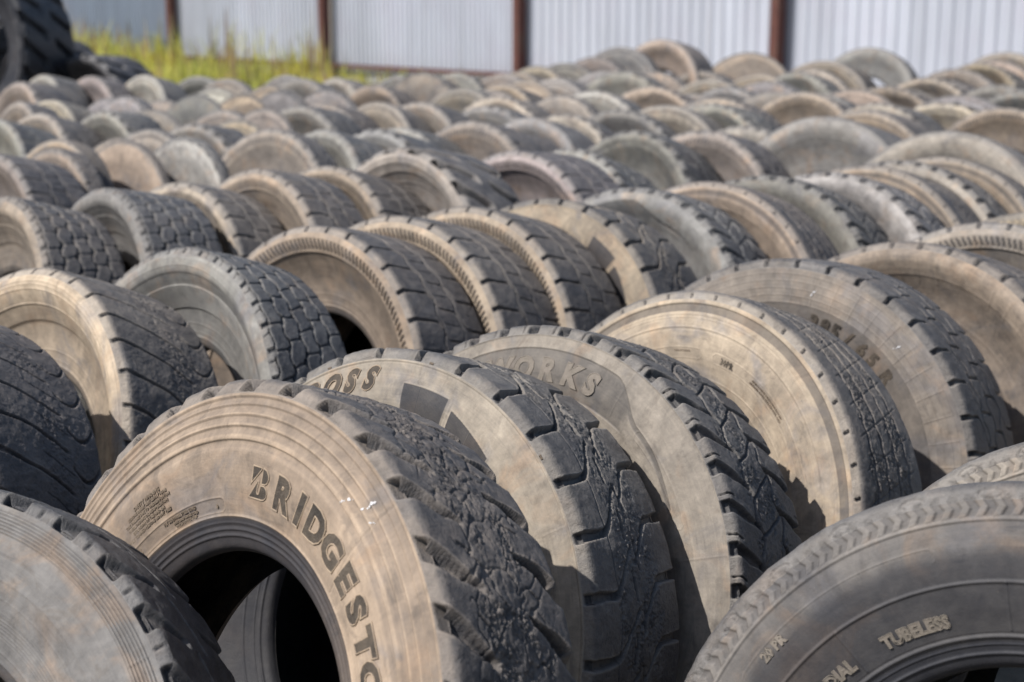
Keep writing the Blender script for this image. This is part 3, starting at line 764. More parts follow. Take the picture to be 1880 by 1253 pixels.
    ('lug', 0, -2.354, 9.59, 0, 0.537, 39.8, 13.8, -0.75, 0.3, 'g', 0.94, '', 'seventh', 'grey lugged tyre, fourth from the left in the seventh row', ''),
    ('plain', 0, -1.954, 9.82, 0, 0.536, 42.7, 13.1, -0.5, 0.05, 'g', 0.66, '', 'seventh', 'grey ribbed tyre, sixth from the left in the seventh row', ''),
    ('rib', 0, -1.959, 10.377, 0, 0.537, 43.2, 16.0, -0.58, 0.01, 'w', 0.82, '', 'eighth', 'whitish smooth tyre, fifth from the left in the eighth row', ''),
    ('rib', 0, -1.646, 10.645, 0, 0.536, 38.5, 16.1, 0.11, 0.05, 't', 0.8, '', 'eighth', 'tan smooth tyre, sixth from the left in the eighth row', ''),
    ('lug', 0, -1.234, 10.731, 0, 0.519, 43.6, 12.9, -0.59, 0.14, 'g', 0.83, '', 'seventh', 'grey lugged tyre, tenth from the left in the seventh row', ''),
    ('works', 0, -0.981, 11.358, 0, 0.519, 40.2, 14.1, 0.8, 0.74, 't', 0.85, '', 'eighth', 'tan notched tyre, tenth from the left in the eighth row', ''),
    ('rib', 0, -0.303, 10.585, 0, 0.529, 45.7, 11.8, 0.79, 0.67, 'c', 0.67, '', 'seventh', 'cream smooth tyre, eleventh from the left in the seventh row', ''),
    ('zblock', 0, -0.053, 11.414, 0, 0.515, 41.3, 16.9, 0.89, 0.97, 't', 0.98, '', 'seventh', 'tan Z grooved tyre, thirteenth from the left in the seventh row', ''),
    ('rib', 0, 0.36, 11.954, 0, 0.527, 41.9, 11.2, 0.08, 0.61, 'w', 0.85, '', 'seventh', 'whitish smooth tyre, fifteenth from the left in the seventh row', ''),
    ('works', 0, 0.383, 12.501, 0, 0.517, 42.6, 18.8, 0.07, 0.59, 'g', 0.99, '', 'seventh', 'grey notched tyre, sixteenth from the left in the seventh row', ''),
    ('rib', 0, 1.474, 13.16, 0, 0.524, 43.3, 6.7, -0.78, 0.78, 'g', 0.89, '', 'seventh', 'grey smooth tyre, twenty-first from the left in the seventh row', ''),
    ('works', 0, 1.552, 12.737, 0, 0.531, 41.0, 10.9, 0.08, 0.73, 'k', 0.77, '', 'seventh', 'pinkish brown notched tyre, twenty-second from the left in the seventh row', ''),
    ('rib', 0, 1.547, 11.986, 0, 0.523, 44.9, 12.5, 0.4, 0.72, 'k', 0.92, '', 'sixth', 'pinkish brown smooth tyre, seventeenth from the left in the sixth row', ''),
    ('rib', 0, 1.862, 12.001, 0, 0.538, 40.8, 18.7, -0.71, 0.82, 't', 0.91, '', 'sixth', 'tan smooth tyre, nineteenth from the left in the sixth row', ''),
    ('works', 0, 2.282, 12.461, 0, 0.535, 40.5, 12.2, -0.08, 0.67, 'g', 0.84, '', 'sixth', 'grey notched tyre, twenty-first from the left in the sixth row', ''),
    ('rib', 0, 2.504, 11.835, 0, 0.519, 42.8, 11.6, 0.25, 0.0, 'k', 0.68, '', 'sixth', 'pinkish brown smooth tyre, twenty-fourth from the left in the sixth row', ''),
    ('works', 0, 3.105, 11.713, 0, 0.532, 43.2, 14.8, 0.19, 1, 'c', 0.79, '', 'fifth', 'cream notched tyre, twenty-fourth from the left in the fifth row', ''),
    ('rib', 0, 3.743, 12.989, 0.026, 0.519, 43.1, 12.5, 0.68, 0.12, 'k', 0.74, '', 'sixth', 'pinkish brown smooth tyre, twenty-sixth from the left in the sixth row', ''),
    ('lug', 0, -3.466, 11.03, 0, 0.538, 40.2, 16.4, 0.58, 1, 'k', 0.92, '', 'last', 'pinkish brown lugged tyre, first from the left in the last row', ''),
    ('zblock', 0, -3.658, 12.335, 0, 0.524, 41.7, 13.2, 0.22, 0.84, 'g', 0.98, '', 'last', 'grey Z grooved tyre, third from the left in the last row', ''),
    ('works', 0, -3.266, 12.276, 0, 0.525, 43.9, 13.4, -0.84, 0.75, 'k', 0.87, '', 'last', 'pinkish brown notched tyre, fourth from the left in the last row', ''),
    ('rib', 0, -2.844, 12.16, 0, 0.531, 41.5, 15.9, 0.2, 0.8, 'w', 0.9, '', 'last', 'whitish smooth tyre, fifth from the left in the last row', ''),
    ('rib', 0, -2.495, 12.572, 0, 0.516, 48.6, 14.8, -0.17, 1, 'g', 0.68, '', 'last', 'grey smooth tyre, sixth from the left in the last row', ''),
    ('rib', 0, -2.078, 11.659, 0, 0.536, 43.9, 9.7, -0.56, 0.25, 'k', 0.88, '', 'last', 'pinkish brown smooth tyre, seventh from the left in the last row', ''),
    ('plain', 0, -1.537, 11.405, 0, 0.539, 44.3, 16.8, -0.57, 0.69, 'g', 0.68, '', 'eighth', 'grey ribbed tyre, eighth from the left in the eighth row', ''),
    ('works', 0, -1.315, 12.098, 0, 0.527, 37.2, 11.4, -0.26, 0.6, 'w', 0.83, '', 'eighth', 'whitish notched tyre, ninth from the left in the eighth row', ''),
    ('rib', 0, -0.838, 12.096, 0, 0.534, 43.7, 13.8, 0.06, 0.73, 'g', 0.67, '', 'eighth', 'grey smooth tyre, eleventh from the left in the eighth row', ''),
    ('agri', 0, -0.622, 11.554, 0, 0.56, 40.6, 10.3, 0.5, 0.01, 'k', 0.78, '', 'eighth', 'pinkish brown deep lugged tyre, thirteenth from the left in the eighth row', ''),
    ('rib', 0, -0.67, 12.246, 0, 0.53, 43.5, 12.1, 0.51, 0.66, 't', 0.66, '', 'eighth', 'tan smooth tyre, twelfth from the left in the eighth row', ''),
    ('zblock', 0, -0.426, 12.277, 0, 0.538, 39.7, 15.9, 0.82, 0.22, 'g', 0.87, '', 'eighth', 'grey Z grooved tyre, fourteenth from the left in the eighth row', ''),
    ('rib', 0, -0.049, 12.129, 0, 0.537, 41.9, 11.9, 0.86, 0.49, 'k', 1.02, '', 'eighth', 'pinkish brown smooth tyre, fifteenth from the left in the eighth row', ''),
    ('works', 0, 0.202, 12.995, 0.05, 0.521, 40.9, 17.1, 0.6, 0.47, 'c', 0.7, '', 'eighth', 'cream notched tyre, seventeenth from the left in the eighth row', ''),
    ('rib', 0, 0.467, 12.995, 0.034, 0.54, 44.5, 12.5, -0.27, 0.3, 'g', 0.74, '', 'eighth', 'grey smooth tyre, eighteenth from the left in the eighth row', ''),
    ('lug', 0, 0.697, 13.039, 0.111, 0.525, 43.3, 12.1, 0.5, 0.31, 'k', 0.73, '', 'eighth', 'pinkish brown lugged tyre, nineteenth from the left in the eighth row', ''),
    ('rib', 0, 0.912, 13.103, 0.193, 0.525, 44.1, 14.1, -0.5, 0.38, 'g', 0.7, '', 'eighth', 'grey smooth tyre, twentieth from the left in the eighth row', ''),
    ('plain', 0, 1.254, 13.101, 0.252, 0.529, 41.3, 10.8, -0.68, 0.85, 't', 1.0, '', 'seventh', 'tan ribbed tyre, twentieth from the left in the seventh row', ''),
    ('agri', 0, 0.832, 11.753, 0, 0.56, 45.8, 12.9, 0.86, 0.62, 'g', 0.79, '', 'seventh', 'grey deep lugged tyre, eighteenth from the left in the seventh row', ''),
    ('works', 0, 1.987, 13.115, 0.16, 0.519, 48.6, 16.8, 0.43, 0.03, 't', 0.83, '', 'seventh', 'tan notched tyre, twenty-third from the left in the seventh row', ''),
    ('rib', 0, 2.596, 12.998, 0.065, 0.54, 45.5, 12.4, 0.04, 0.86, 'c', 0.79, '', 'sixth', 'cream smooth tyre, twenty-third from the left in the sixth row', ''),
    ('plain', 0, 2.96, 13.002, 0.201, 0.523, 44.1, 15.0, 0.24, 0.44, 'g', 0.75, '', 'sixth', 'grey ribbed tyre, twenty-fifth from the left in the sixth row', ''),
    ('plain', 0, 4.09, 13.011, 0.169, 0.521, 47.3, 11.7, -0.44, 0.84, 'k', 0.85, '', 'fifth', 'pinkish brown ribbed tyre, twenty-ninth from the left in the fifth row', ''),
    ('works', 0, 3.359, 10.728, 0, 0.534, 43.6, 15.5, -0.54, 0.45, 'g', 0.82, '', 'fourth', 'grey notched tyre, twenty-first from the left in the fourth row', ''),
    ('works', 0, 2.684, 11.061, 0, 0.522, 43.9, 13.5, 0.8, 0.85, 't', 0.67, '', 'fifth', 'tan notched tyre, twenty-second from the left in the fifth row', ''),
    ('works', 0, 1.86, 11.286, 0, 0.535, 41.2, 11.1, -0.71, 0.42, 'g', 0.95, '', 'sixth', 'grey notched tyre, twentieth from the left in the sixth row', ''),
    ('rib', 0, -1.715, 11.884, 0, 0.539, 42.3, 17.0, -0.8, 0.63, 'g', 0.75, '', 'last', 'grey smooth tyre, eighth from the left in the last row', ''),
    ('works', 0, -1.726, 10.134, 0.0, 0.523, 42.8, 14.3, 0.63, 0.02, 't', 0.88, '', 'seventh', 'tan notched tyre, eighth from the left in the seventh row', ''),
    ('slot', 0, -1.502, 10.443, 0.0, 0.524, 39.4, 11.7, -0.5, 0.06, 'g', 0.68, '', 'seventh', 'grey notched tyre, ninth from the left in the seventh row', ''),
    ('zblock', 0, -0.155, 11.004, 0.0, 0.512, 43.5, 17.8, -0.4, 0.13, 'k', 0.77, '', 'seventh', 'pinkish brown Z grooved tyre, twelfth from the left in the seventh row', ''),
    ('rib', 0, 0.131, 11.707, 0.0, 0.524, 42.9, 12.8, 0.54, 0.07, 't', 1.01, '', 'seventh', 'tan smooth tyre, fourteenth from the left in the seventh row', ''),
    ('zblock', 0, 0.726, 12.602, 0.0, 0.533, 44.9, 16.0, 0.52, 0.31, 'g', 0.98, '', 'seventh', 'grey Z grooved tyre, seventeenth from the left in the seventh row', ''),
    ('lug', 0, 1.169, 12.673, 0.0, 0.534, 45.4, 11.5, 0.78, 0.24, 'k', 0.98, '', 'seventh', 'pinkish brown lugged tyre, nineteenth from the left in the seventh row', ''),
    ('rib', 0, 1.74, 8.134, 0.0, 0.521, 39.6, 14.4, 0.76, 1, 'k', 1.01, '', 'fourth', 'pinkish brown smooth tyre, fourteenth from the left in the fourth row', ''),
    ('slot', 0, 2.058, 8.88, 0.0, 0.523, 40.7, 16.2, -0.73, 1, 'c', 0.77, '', 'fourth', 'cream notched tyre, fifteenth from the left in the fourth row', ''),
    ('cross', 0, 2.857, 9.95, 0.0, 0.508, 40.2, 16.7, -0.46, 0.99, 'g', 0.88, '', 'fourth', 'grey blocky tyre, nineteenth from the left in the fourth row', ''),
    ('zblock', 1, -2.0, 6.889, 0.0, 0.515, 40.4, 13.7, -0.01, 0.31, 't', 0.78, '', 'fifth', 'tan Z grooved tyre, second from the left in the fifth row', ''),
    ('slot', 0, -0.046, 8.114, 0.0, 0.504, 40.7, 13.4, 0.61, 1, 'k', 0.8, '', 'fifth', 'pinkish brown notched tyre, tenth from the left in the fifth row', ''),
    ('zblock', 0, 2.101, 10.684, 0.0, 0.512, 41.9, 13.3, -0.52, 0.49, 'g', 0.76, '', 'fifth', 'grey Z grooved tyre, twentieth from the left in the fifth row', ''),
    ('zblock', 0, 2.398, 10.863, 0.0, 0.517, 45.8, 13.1, -0.07, 0.08, 't', 0.88, '', 'fifth', 'tan Z grooved tyre, twenty-first from the left in the fifth row', ''),
    ('rib', 0, 2.916, 11.389, 0.0, 0.507, 42.4, 7.4, 0.12, 0.01, 'k', 0.82, '', 'fifth', 'pinkish brown smooth tyre, twenty-third from the left in the fifth row', ''),
    ('zblock', 0, 3.293, 12.006, 0.034, 0.506, 43.5, 10.6, -0.56, 1, 'k', 0.8, '', 'fifth', 'pinkish brown Z grooved tyre, twenty-fifth from the left in the fifth row', ''),
    ('cross', 0, 3.478, 12.281, 0.068, 0.518, 45.1, 14.4, -0.31, 0.49, 'k', 0.72, '', 'fifth', 'pinkish brown blocky tyre, twenty-sixth from the left in the fifth row', ''),
    ('works', 0, 3.719, 12.477, 0.102, 0.518, 38.3, 14.6, 0.08, 0.9, 't', 0.73, '', 'fifth', 'tan notched tyre, twenty-seventh from the left in the fifth row', ''),
    ('cross', 0, 3.928, 12.739, 0.135, 0.51, 44.2, 12.3, 0.38, 0.14, 't', 0.9, '', 'fifth', 'tan blocky tyre, twenty-eighth from the left in the fifth row', ''),
    ('slot', 0, -1.873, 7.38, 0.0, 0.51, 42.4, 18.5, -0.65, 0.14, 't', 0.89, '', 'sixth', 'tan notched tyre, second from the left in the sixth row', ''),
    ('rib', 0, -1.791, 7.722, 0.0, 0.515, 42.7, 17.2, -0.29, 0.26, 'k', 0.82, '', 'sixth', 'pinkish brown smooth tyre, third from the left in the sixth row', ''),
    ('lug', 0, -1.595, 8.018, 0.0, 0.521, 46.8, 10.9, 0.19, 0.79, 'g', 0.93, '', 'sixth', 'grey lugged tyre, fourth from the left in the sixth row', ''),
    ('zblock', 0, -1.46, 8.352, 0.0, 0.513, 44.9, 17.9, 0.69, 0.03, 't', 0.92, '', 'sixth', 'tan Z grooved tyre, fifth from the left in the sixth row', ''),
    ('zblock', 0, -1.338, 8.676, 0.0, 0.532, 37.3, 12.8, -0.52, 0.08, 'k', 0.86, '', 'sixth', 'pinkish brown Z grooved tyre, sixth from the left in the sixth row', ''),
    ('zblock', 0, 1.296, 10.857, 0.0, 0.509, 43.7, 9.6, -0.3, 0.49, 'k', 0.67, '', 'sixth', 'pinkish brown Z grooved tyre, sixteenth from the left in the sixth row', ''),
    ('works', 0, 1.549, 11.078, 0.0, 0.524, 41.5, 13.4, 0.09, 0.51, 'g', 0.83, '', 'sixth', 'grey notched tyre, eighteenth from the left in the sixth row', ''),
    ('zblock', 0, 2.439, 12.706, 0.033, 0.524, 42.0, 11.5, 0.66, 0.2, 'c', 0.78, '', 'sixth', 'cream Z grooved tyre, twenty-second from the left in the sixth row', ''),
    ('slot', 0, -2.553, 9.968, 0.0, 0.517, 40.7, 14.7, 0.6, 0.32, 'g', 0.85, '', 'eighth', 'grey notched tyre, third from the left in the eighth row', ''),
    ('works', 0, -2.299, 10.217, 0.0, 0.503, 43.7, 21.6, -0.72, 0.08, 'k', 0.92, '', 'eighth', 'pinkish brown notched tyre, fourth from the left in the eighth row', ''),
    ('slot', 0, -1.595, 11.048, 0.0, 0.51, 40.8, 13.8, -0.39, 0.11, 'g', 0.85, '', 'eighth', 'grey notched tyre, seventh from the left in the eighth row', ''),
    ('zblock', 0, 0.07, 12.55, 0.025, 0.521, 43.8, 12.1, -0.77, 0.64, 't', 0.66, '', 'eighth', 'tan Z grooved tyre, sixteenth from the left in the eighth row', ''),
    ('slot', 0, -3.533, 11.673, 0.0, 0.519, 42.7, 11.0, 0.76, 1, 't', 0.68, '', 'last', 'tan notched tyre, second from the left in the last row', ''),
]

def R_(d): return math.radians(d)
ROOTS = {}
GROUPS = {'front': 'used tyres in the front row', 'second': 'used tyres in the second row', 'third': 'used tyres in the third row'}
for (ty, lod, x, y, zo, R, yaw, lean, roll, sx, dust, amt, key, row, label, kk) in TYRES:
    r = place_tyre('tyre', ty, lod, x, y, zo, R, R_(yaw), R_(lean), roll, sx, dust, amt, label,
                   'used tyres standing in long rows', key)
    if kk: ROOTS[kk] = r

# individual dust looks of the near tyres
def recolour(k, c, amt=None):
    for o in ROOTS[k].children:
        if o.type == 'MESH' and (o.name.startswith(('sidewall', 'tread'))):
            o.color = (c[0], c[1], c[2], amt if amt is not None else o.color[3])
recolour('A', (.40, .31, .23), .86)
recolour('B', (.38, .33, .265), .84)
recolour('C', (.33, .29, .24), .82)
recolour('D', (.40, .33, .25), .90)
recolour('E', (.29, .25, .21), .82)
recolour('I', (.50, .405, .30), .98)
recolour('J', (.29, .28, .255), .92)
recolour('P', (.22, .21, .20), .90)
recolour('Q', (.24, .22, .20), .78)
recolour('R', (.36, .32, .27), .92)

# ---------------------------------------------------------------- moulded writing
B_POLYS = [[(-.30, 1.0), (.15, 1.0), (.13, .93), (-.38, .44)],
           [(.22, 1.0), (.40, .96), (.52, .84), (.54, .72), (.48, .58), (.36, .51), (.15, .49)],
           [(-.54, .0), (-.02, .56), (.02, .54), (-.07, .22), (-.04, .15), (.03, .15), (.07, .20), (.145, .44), (.32, .45), (.46, .38), (.50, .26), (.46, .12), (.34, .03), (.20, .0)]]
SZ = .0620
it = [('', .3585, -2.2, .0445, 0, 0, .0011, B_POLYS)]
for ch, a0 in (('R', 6.9), ('I', 14.3), ('D', 21.4), ('G', 29.6), ('E', 37.6), ('S', 45.3), ('T', 53.0), ('O', 61.0), ('N', 69.6), ('E', 77.8)):
    it.append((ch, .3585, -2.2 + (a0 + 2.2) * .935, SZ, .0034, .18, .0012, None))
letters(ROOTS['A'], 'chunk', it, MAT_FACE, MAT_RIM)
lines = ['SAFETY WARNING', 'SERIOUS INJURY MAY RESULT FROM', 'TIRE FAILURE DUE TO UNDERINFLATION', 'OVERLOADING OR MISAPPLICATION', 'EXPLOSION OF TIRE AND RIM', 'ONLY TRAINED PERSONS MOUNT TIRES']
it = [(t, .3990 - k * .0072, -43 - .4 * k, .0066 if k else .0085, .00025, 0, 0, None) for k, t in enumerate(lines)]
it += [('PLY SIDEWALL STEEL CORD', .3470, -34, .0068, .0002, 0, 0, None), ('MAX LOAD SINGLE COLD', .3405, -32, .0055, .0002, 0, 0, None),
       ('MAX LOAD DUAL COLD', .3355, -32, .0050, .0002, 0, 0, None), ('B', .338, -52, .018, .0004, 0, 0, None), ('e', .3405, -19.0, .011, .0004, 0, 0, None)]
letters(ROOTS['A'], 'chunk', it, MAT_TINY, None, 'small_lettering')
splash(ROOTS['A'], 'chunk', [(.447, 25.0, .022, .0034, 1.0), (.468, 29.6, .020, .0038, 1.1), (.462, 32.5, .008, .0016, 1.0)])
letters(ROOTS['B'], 'cross', [(c, .449, a, .056, .0032, .42, .0011, None) for c, a in (('C', -38.2), ('R', -32.2), ('O', -25.9), ('S', -19.6), ('S', -13.4))], MAT_FACE, MAT_RIM)
letters(ROOTS['B'], 'cross', [('TWI', .5065, 4.0, .0055, .0002, 0, 0, None), ('TWI', .5065, -26, .0055, .0002, 0, 0, None), ('TWI', .5065, 40, .0055, .0002, 0, 0, None)], MAT_TINY, None, 'small_lettering')
wk = [('W', -18.2), ('O', -9.8), ('R', -2.0), ('K', 6.0), ('S', 13.0)]
letters(ROOTS['C'], 'works', [(c, .4165, a, .060, .0024, .18, .0011, None) for c, a in wk], MAT_SOFT, MAT_SOFT)
letters(ROOTS['D'], 'rib', [('30PR', .3775, 12.0, .0195, .0008, 0, 0, None)], MAT_FACE, MAT_RIM)
letters(ROOTS['D'], 'rib', [('STATIC LOADED RADIUS MEASURING RIM', .3860, 33, .0066, .0002, 0, 0, None), ('MAX LOAD SINGLE MAX LOAD DUAL COLD', .3785, 33, .0066, .0002, 0, 0, None),
                            ('TUBELESS RADIAL', .3860, -8, .0066, .0002, 0, 0, None)], MAT_TINY, None, 'small_lettering')
e = [('3', 9.6), ('8', 14.2), ('5', 18.8), ('/', 24.6), ('6', 31.0), ('5', 36.5), ('R', 44.5)]
letters(ROOTS['E'], 'slot', [(c, .370, a, .047, .0024, .12, 0, None) for c, a in e], MAT_FACE, None)
splash(ROOTS['E'], 'slot', [(.455, 7.5, .014, .0032, 1.2), (.452, 40, .016, .003, 1.0)])
letters(ROOTS['Q'], 'chev', [('20 PR', .4325, -57.2, .0195, .0006, 0, .0004, None), ('TUBELESS', .3440, -31.0, .0235, .0008, 0, .0005, None), ('RADIAL', .3440, -53.5, .0235, .0008, 0, .0005, None)], MAT_SOFT, MAT_SOFT)
letters(ROOTS['P'], 'lug', [('100 L', .366, 12.0, .014, .0004, 0, 0, None)], MAT_FACE, None)

# ---------------------------------------------------------------- heap of off-road tyres at the far left
def big(x, y, zo, R, yaw, lean, sx, label, amt):
    r = place_tyre('off_road_tyre', 'agri', 1, x, y, zo, R, R_(yaw), R_(lean), .1, sx, 'd', amt, label, 'black off-road tyres heaped at the far left')
    for o in r.children: o.color = (.26, .25, .25, amt)
    return r
big(-4.6, 13.3, .44, .80, 66, 3, 2.1, 'big black off-road tyre with dark blue sidewall on top of the heap', .06)
for k, w in enumerate(('lowest', 'middle', 'topmost')):
    big(-5.15 + .05 * k, 15.1, .50 * k, .80, 20 + 35 * k, 90, 1.6, w + ' tyre of the flat black stack behind the big off-road tyre', .08)
big(-4.25, 14.15, .22, .55, 45, 8, 1.7, 'mid sized black off-road tyre wedged between the big one and the small one', .12)
big(-4.45, 13.6, 0, .72, 40, 90, 1.5, 'black off-road tyre lying flat under the big upright one', .12)
big(-3.52, 13.25, 0, .60, 52, 4, 1.5, 'smaller dark tyre with rounded lugs at the right foot of the heap', .28)

# ---------------------------------------------------------------- ground
def ground_mesh(x0, x1, y0, y1, nx, ny, z, amp):
    X, Y = np.meshgrid(np.linspace(x0, x1, nx), np.linspace(y0, y1, ny))
    P = np.stack([X, Y, np.zeros_like(X)], -1)
    Z = z + (fbm(P, .8, 4) - .5) * amp
    V = np.stack([X, Y, Z], -1).reshape(-1, 3)
    I = np.arange(nx * ny).reshape(ny, nx)
    return mesh_np('ground', V, np.stack([I[:-1, :-1], I[:-1, 1:], I[1:, 1:], I[1:, :-1]], -1).reshape(-1, 4))
MAT_GROUND = simple_mat('dry_dirt', (.20, .17, .13), (.30, .26, .21), 3, .95, .6, .2, 0, (.13, .12, .10))
me = mesh_np('ground', np.array([[-400, -60, -.03], [400, -60, -.03], [400, 600, -.03], [-400, 600, -.03]]), np.array([[0, 1, 2, 3]]), False)
tag(link('ground', me, MAT_GROUND), kind='structure')
tag(link('dirt_yard', ground_mesh(-12, 14, -3, 40, 160, 240, -.012, .022), MAT_GROUND), kind='structure')

# ---------------------------------------------------------------- corrugated fence
FA = Vector((-7.18, 34.0, 0)); FD = Vector((.707, -.707, 0)); FN = Vector((-.707, -.707, 0)); SP = 5.235
def fence_mat(name, c):
    m, nt, b = new_mat(name); g = G(nt)
    tc = g.n('ShaderNodeTexCoord'); co = tc.outputs['Object']
    mp = g.n('ShaderNodeMapping'); g.put(mp.inputs[0], co); mp.inputs['Scale'].default_value = (1, 1, .12)
    n = g.noise(mp.outputs[0], 3.0, 5, .6); n2 = g.noise(co, 1.2, 3, .5)
    col = g.mix(g.ramp(n, .3, .7), c + (1,), tuple(v * .84 for v in c) + (1,))
    col = g.mix(g.math('MULTIPLY', g.ramp(n2, .45, .75), .35), col, (c[0] * .9, c[1] * .82, c[2] * .85, 1))
    sz = g.n('ShaderNodeSeparateXYZ'); g.put(sz.inputs[0], co)
    low = g.math('SUBTRACT', 1.0, g.ramp(g.math('ADD', sz.outputs[2], g.math('MULTIPLY', n, .5)), .1, .9))
    col = g.mix(g.math('MULTIPLY', low, .35), col, (.33, .29, .24, 1))
    wn = g.n('ShaderNodeTexWhiteNoise', noise_dimensions='1D'); g.put(wn.inputs['W'], g.math('FLOOR', g.math('MULTIPLY', sz.outputs[0], .9)))
    col = g.mix(1.0, col, g.math('ADD', .90, g.math('MULTIPLY', wn.outputs[0], .16)), 'MULTIPLY')
    mp2 = g.n('ShaderNodeMapping'); g.put(mp2.inputs[0], co); mp2.inputs['Scale'].default_value = (7, 7, .25)
    run = g.ramp(g.noise(mp2.outputs[0], 1.0, 4, .6), .60, .78)
    col = g.mix(g.math('MULTIPLY', run, .30), col, (.30, .22, .17, 1))
    g.put(b.inputs['Base Color'], col); b.inputs['Roughness'].default_value = .42; b.inputs['Metallic'].default_value = .25
    return m
MAT_SHEET = fence_mat('galvanised_sheet', (.50, .53, .61))
MAT_SHEET_SHADED = fence_mat('shaded_blue_sheet', (.26, .31, .40))  # shade on the left panels, put into the sheet colour
MAT_POST = simple_mat('rusty_red_post', (.115, .045, .036), (.08, .034, .028), 9, .7, .4, .3, 0, (.10, .06, .045))
fence = tag(link('corrugated_fence', None), 'tall galvanised corrugated sheet fence with rusty red posts behind the tyres', 'fence')
fence.location = FA; fence.rotation_euler = (0, 0, R_(-45))
# local +x along the fence, local -y towards the camera side
for t in range(-3, 7):
    x0, x1 = t * SP + .0, (t + 1) * SP - .012
    pitch = .125 if t < 2 else .205
    amp = .026 if t < 2 else .024
    n = int((x1 - x0) / pitch); xs, ys = [], []
    for k in range(n):
        b0 = x0 + (x1 - x0) * k / n; w = (x1 - x0) / n
        for fx, fy in ((0, 0), (.30, 0), (.42, 1), (.86, 1)):
            xs.append(b0 + fx * w); ys.append(-fy * amp)
    xs.append(x1); ys.append(0)
    xs = np.array(xs); ys = np.array(ys) + .03 * (t % 2)
    zs = np.linspace(.02, 3.6, 7)
    V = np.stack([np.broadcast_to(xs, (7, len(xs))), np.broadcast_to(ys, (7, len(xs))), np.broadcast_to(zs[:, None], (7, len(xs)))], -1)
    V[..., 1] += .008 * np.sin(V[..., 0] * 2.3 + V[..., 2] * 1.1)
    I = np.arange(7 * len(xs)).reshape(7, -1)
    link('sheet_panel', mesh_np('sheet_panel', V.reshape(-1, 3), np.stack([I[:-1, :-1], I[:-1, 1:], I[1:, 1:], I[1:, :-1]], -1).reshape(-1, 4), False), MAT_SHEET if t >= 0 else MAT_SHEET_SHADED, fence)
def box_mesh(nm, x0, x1, y0, y1, z0, z1, bev=.008):
    bm = bmesh.new(); bmesh.ops.create_cube(bm, size=1)
    for v in bm.verts: v.co = Vector(((x0, x1)[v.co.x > 0], (y0, y1)[v.co.y > 0], (z0, z1)[v.co.z > 0]))
    bmesh.ops.bevel(bm, geom=list(bm.edges), offset=bev, segments=1, affect='EDGES')
    me = bpy.data.meshes.new(nm); bm.to_mesh(me); bm.free(); return me
for t in range(-3, 8):
    link('post', box_mesh('post', t * SP - .075, t * SP + .075, -.24, -.06, -.05, 3.7), MAT_POST, fence)
for t in range(-3, 7):
    for z in (.28, 3.3):
        link('rail', box_mesh('rail', t * SP + .08, (t + 1) * SP - .08, -.115, -.055, z, z + .07, .005), MAT_POST, fence)

# ---------------------------------------------------------------- weeds along the fence
def blades(name, n, region, hfun, wfun, mat, lean=.35, label=None, tip=None):
    V, Fq = [], []
    rd = random.Random(hash(name) % 1000 + 3)
    rd = random.Random(len(name) * 7 + n)
    for k in range(n):
        x, y, dens = region(rd)
        if rd.random() > dens: continue
        h = hfun(rd, x, y); w = wfun(rd); a = rd.random() * TAU; la = rd.random() * TAU; L = rd.random() * lean * h
        cx, sx_ = math.cos(a) * w, math.sin(a) * w
        b = len(V)
        for f, ww in ((0, 1), (.45, .9), (.8, .6), (1, .12)):
            ox, oy = math.cos(la) * L * f * f, math.sin(la) * L * f * f
            V.append((x + ox - cx * ww, y + oy - sx_ * ww, h * f * (1 - .12 * f))); V.append((x + ox + cx * ww, y + oy + sx_ * ww, h * f * (1 - .12 * f)))
        for q in range(3): Fq.append((b + 2 * q, b + 2 * q + 1, b + 2 * q + 3, b + 2 * q + 2))
    o = link(name, mesh_np(name, np.array(V), np.array(Fq), False), mat)
    return tag(o, label, 'weeds' if 'weed' in name else 'grass', kind='stuff')
def leaf_mat(name, c1, c2):
    m, nt, b = new_mat(name); g = G(nt); tc = g.n('ShaderNodeTexCoord')
    col = g.mix(g.ramp(g.noise(tc.outputs['Object'], 1.3, 4, .6), .35, .65), c1 + (1,), c2 + (1,))
    col = g.mix(1.0, col, g.math('ADD', .55, g.noise(tc.outputs['Object'], 11, 3, .6)), 'MULTIPLY')
    g.put(b.inputs['Base Color'], col); b.inputs['Roughness'].default_value = .6
    tr = g.n('ShaderNodeBsdfTranslucent'); g.put(tr.inputs[0], col)
    mx = g.n('ShaderNodeMixShader'); mx.inputs[0].default_value = .4
    nt.links.new(b.outputs[0], mx.inputs[1]); nt.links.new(tr.outputs[0], mx.inputs[2])
    nt.links.new(mx.outputs[0], [n for n in nt.nodes if n.type == 'OUTPUT_MATERIAL'][0].inputs[0])
    return m
MAT_GRASS = leaf_mat('yellow_green_grass', (.60, .56, .12), (.42, .46, .10))
MAT_STALK = leaf_mat('dry_seed_stalks', (.36, .22, .13), (.30, .27, .15))
def reg(rd, far=5.5):
    u = rd.uniform(-6.5, 12.5); v = rd.random() ** 1.7 * far + .35
    p = FA + FD * u + FN * v
    # dense round the two left posts, thin further right
    dens = .95 if u < 1.6 else (.50 + .5 * math.exp(-((u - 5.2) / .8) ** 2) if u < 6.6 else (.22 if u < 8.5 else .05))
    return p.x, p.y, dens
def hf(rd, x, y):
    u = (Vector((x, y, 0)) - FA).dot(FD)
    base = .78 if u < .8 else (.34 + .75 * math.exp(-((u - 5.2) / .5) ** 2))
    cl = .55 + .45 * math.sin(x * 3.1 + math.sin(y * 2.3) * 2) * math.sin(y * 1.7 + x)
    return base * 1.05 * (rd.random() ** 1.6 * .85 + .15) * (.7 + .9 * max(0, cl))
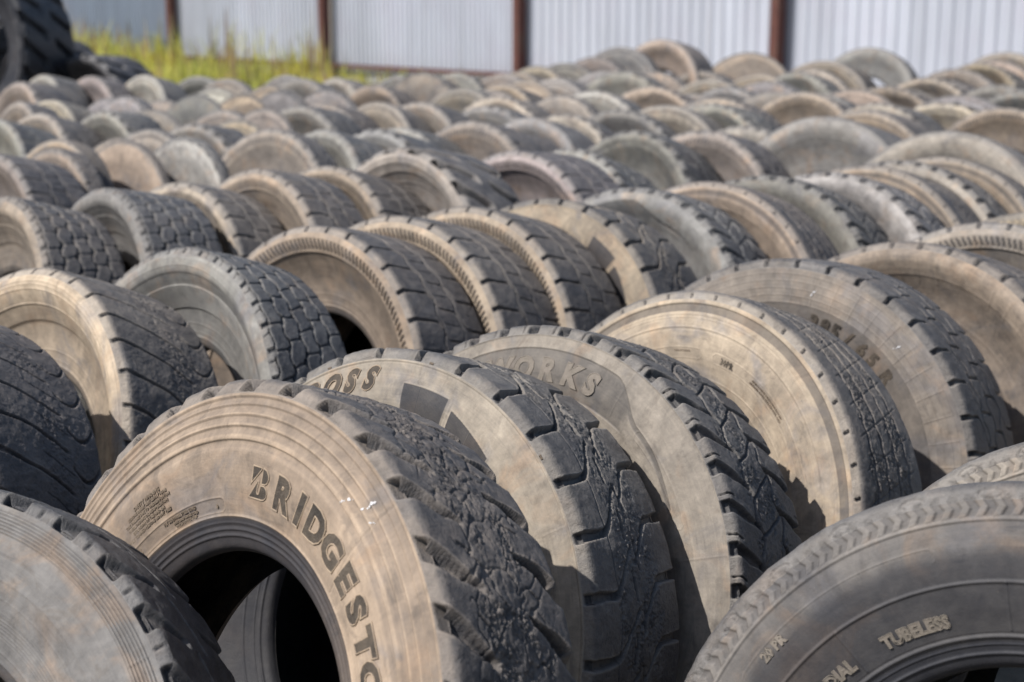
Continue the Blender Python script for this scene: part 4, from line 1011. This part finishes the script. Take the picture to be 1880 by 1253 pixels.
blades('grass', 11500, reg, hf, lambda r: r.uniform(.008, .02), MAT_GRASS)
blades('tall_weeds', 1500, lambda rd: (lambda p: (p[0], p[1], p[2]))(reg(rd, 3.0)), lambda rd, x, y: hf(rd, x, y) * 1.35, lambda r: r.uniform(.012, .03), MAT_STALK, .15)

# ---------------------------------------------------------------- light
SUN_AZ = Vector((-.93, -.36, 0)).normalized(); EL = R_(49)
S = Vector((SUN_AZ.x * math.cos(EL), SUN_AZ.y * math.cos(EL), math.sin(EL)))
sl = bpy.data.lights.new('sun', 'SUN'); sl.energy = 5.9; sl.angle = R_(.53); sl.color = (1.0, .95, .89)
so = bpy.data.objects.new('sun', sl); COL.objects.link(so); so.rotation_euler = S.to_track_quat('Z', 'Y').to_euler(); so.location = (-20, -5, 25)
w = bpy.data.worlds.new('World'); scene.world = w; w.use_nodes = True
nt = w.node_tree; bg = nt.nodes['Background']; sky = nt.nodes.new('ShaderNodeTexSky'); sky.sky_type = 'NISHITA'; sky.sun_disc = False
sky.sun_elevation = EL; sky.sun_rotation = math.atan2(S.x, S.y); sky.air_density = 1.1; sky.dust_density = 1.2; sky.ozone_density = 1.2
nt.links.new(sky.outputs[0], bg.inputs[0]); bg.inputs[1].default_value = .118

# ---------------------------------------------------------------- camera
cam = bpy.data.cameras.new('camera'); co_ = bpy.data.objects.new('camera', cam); COL.objects.link(co_)
co_.location = (0, 0, 1.74); PITCH = math.atan((626.5 + 20) / 2850)
co_.rotation_euler = (math.pi / 2 - PITCH, 0, 0)
cam.sensor_width = 36; cam.lens = 2850 / 1880 * 36; cam.clip_end = 2000; cam.clip_start = .05
cam.dof.use_dof = True; cam.dof.focus_distance = 2.6; cam.dof.aperture_fstop = 3.9; cam.dof.aperture_blades = 9
scene.camera = co_
scene.view_settings.view_transform = 'Standard'; scene.view_settings.look = 'None'; scene.view_settings.exposure = 0
scene.render.engine = 'CYCLES'
scene.cycles.max_bounces = 6
try: scene.cycles.use_denoising = True
except Exception: pass
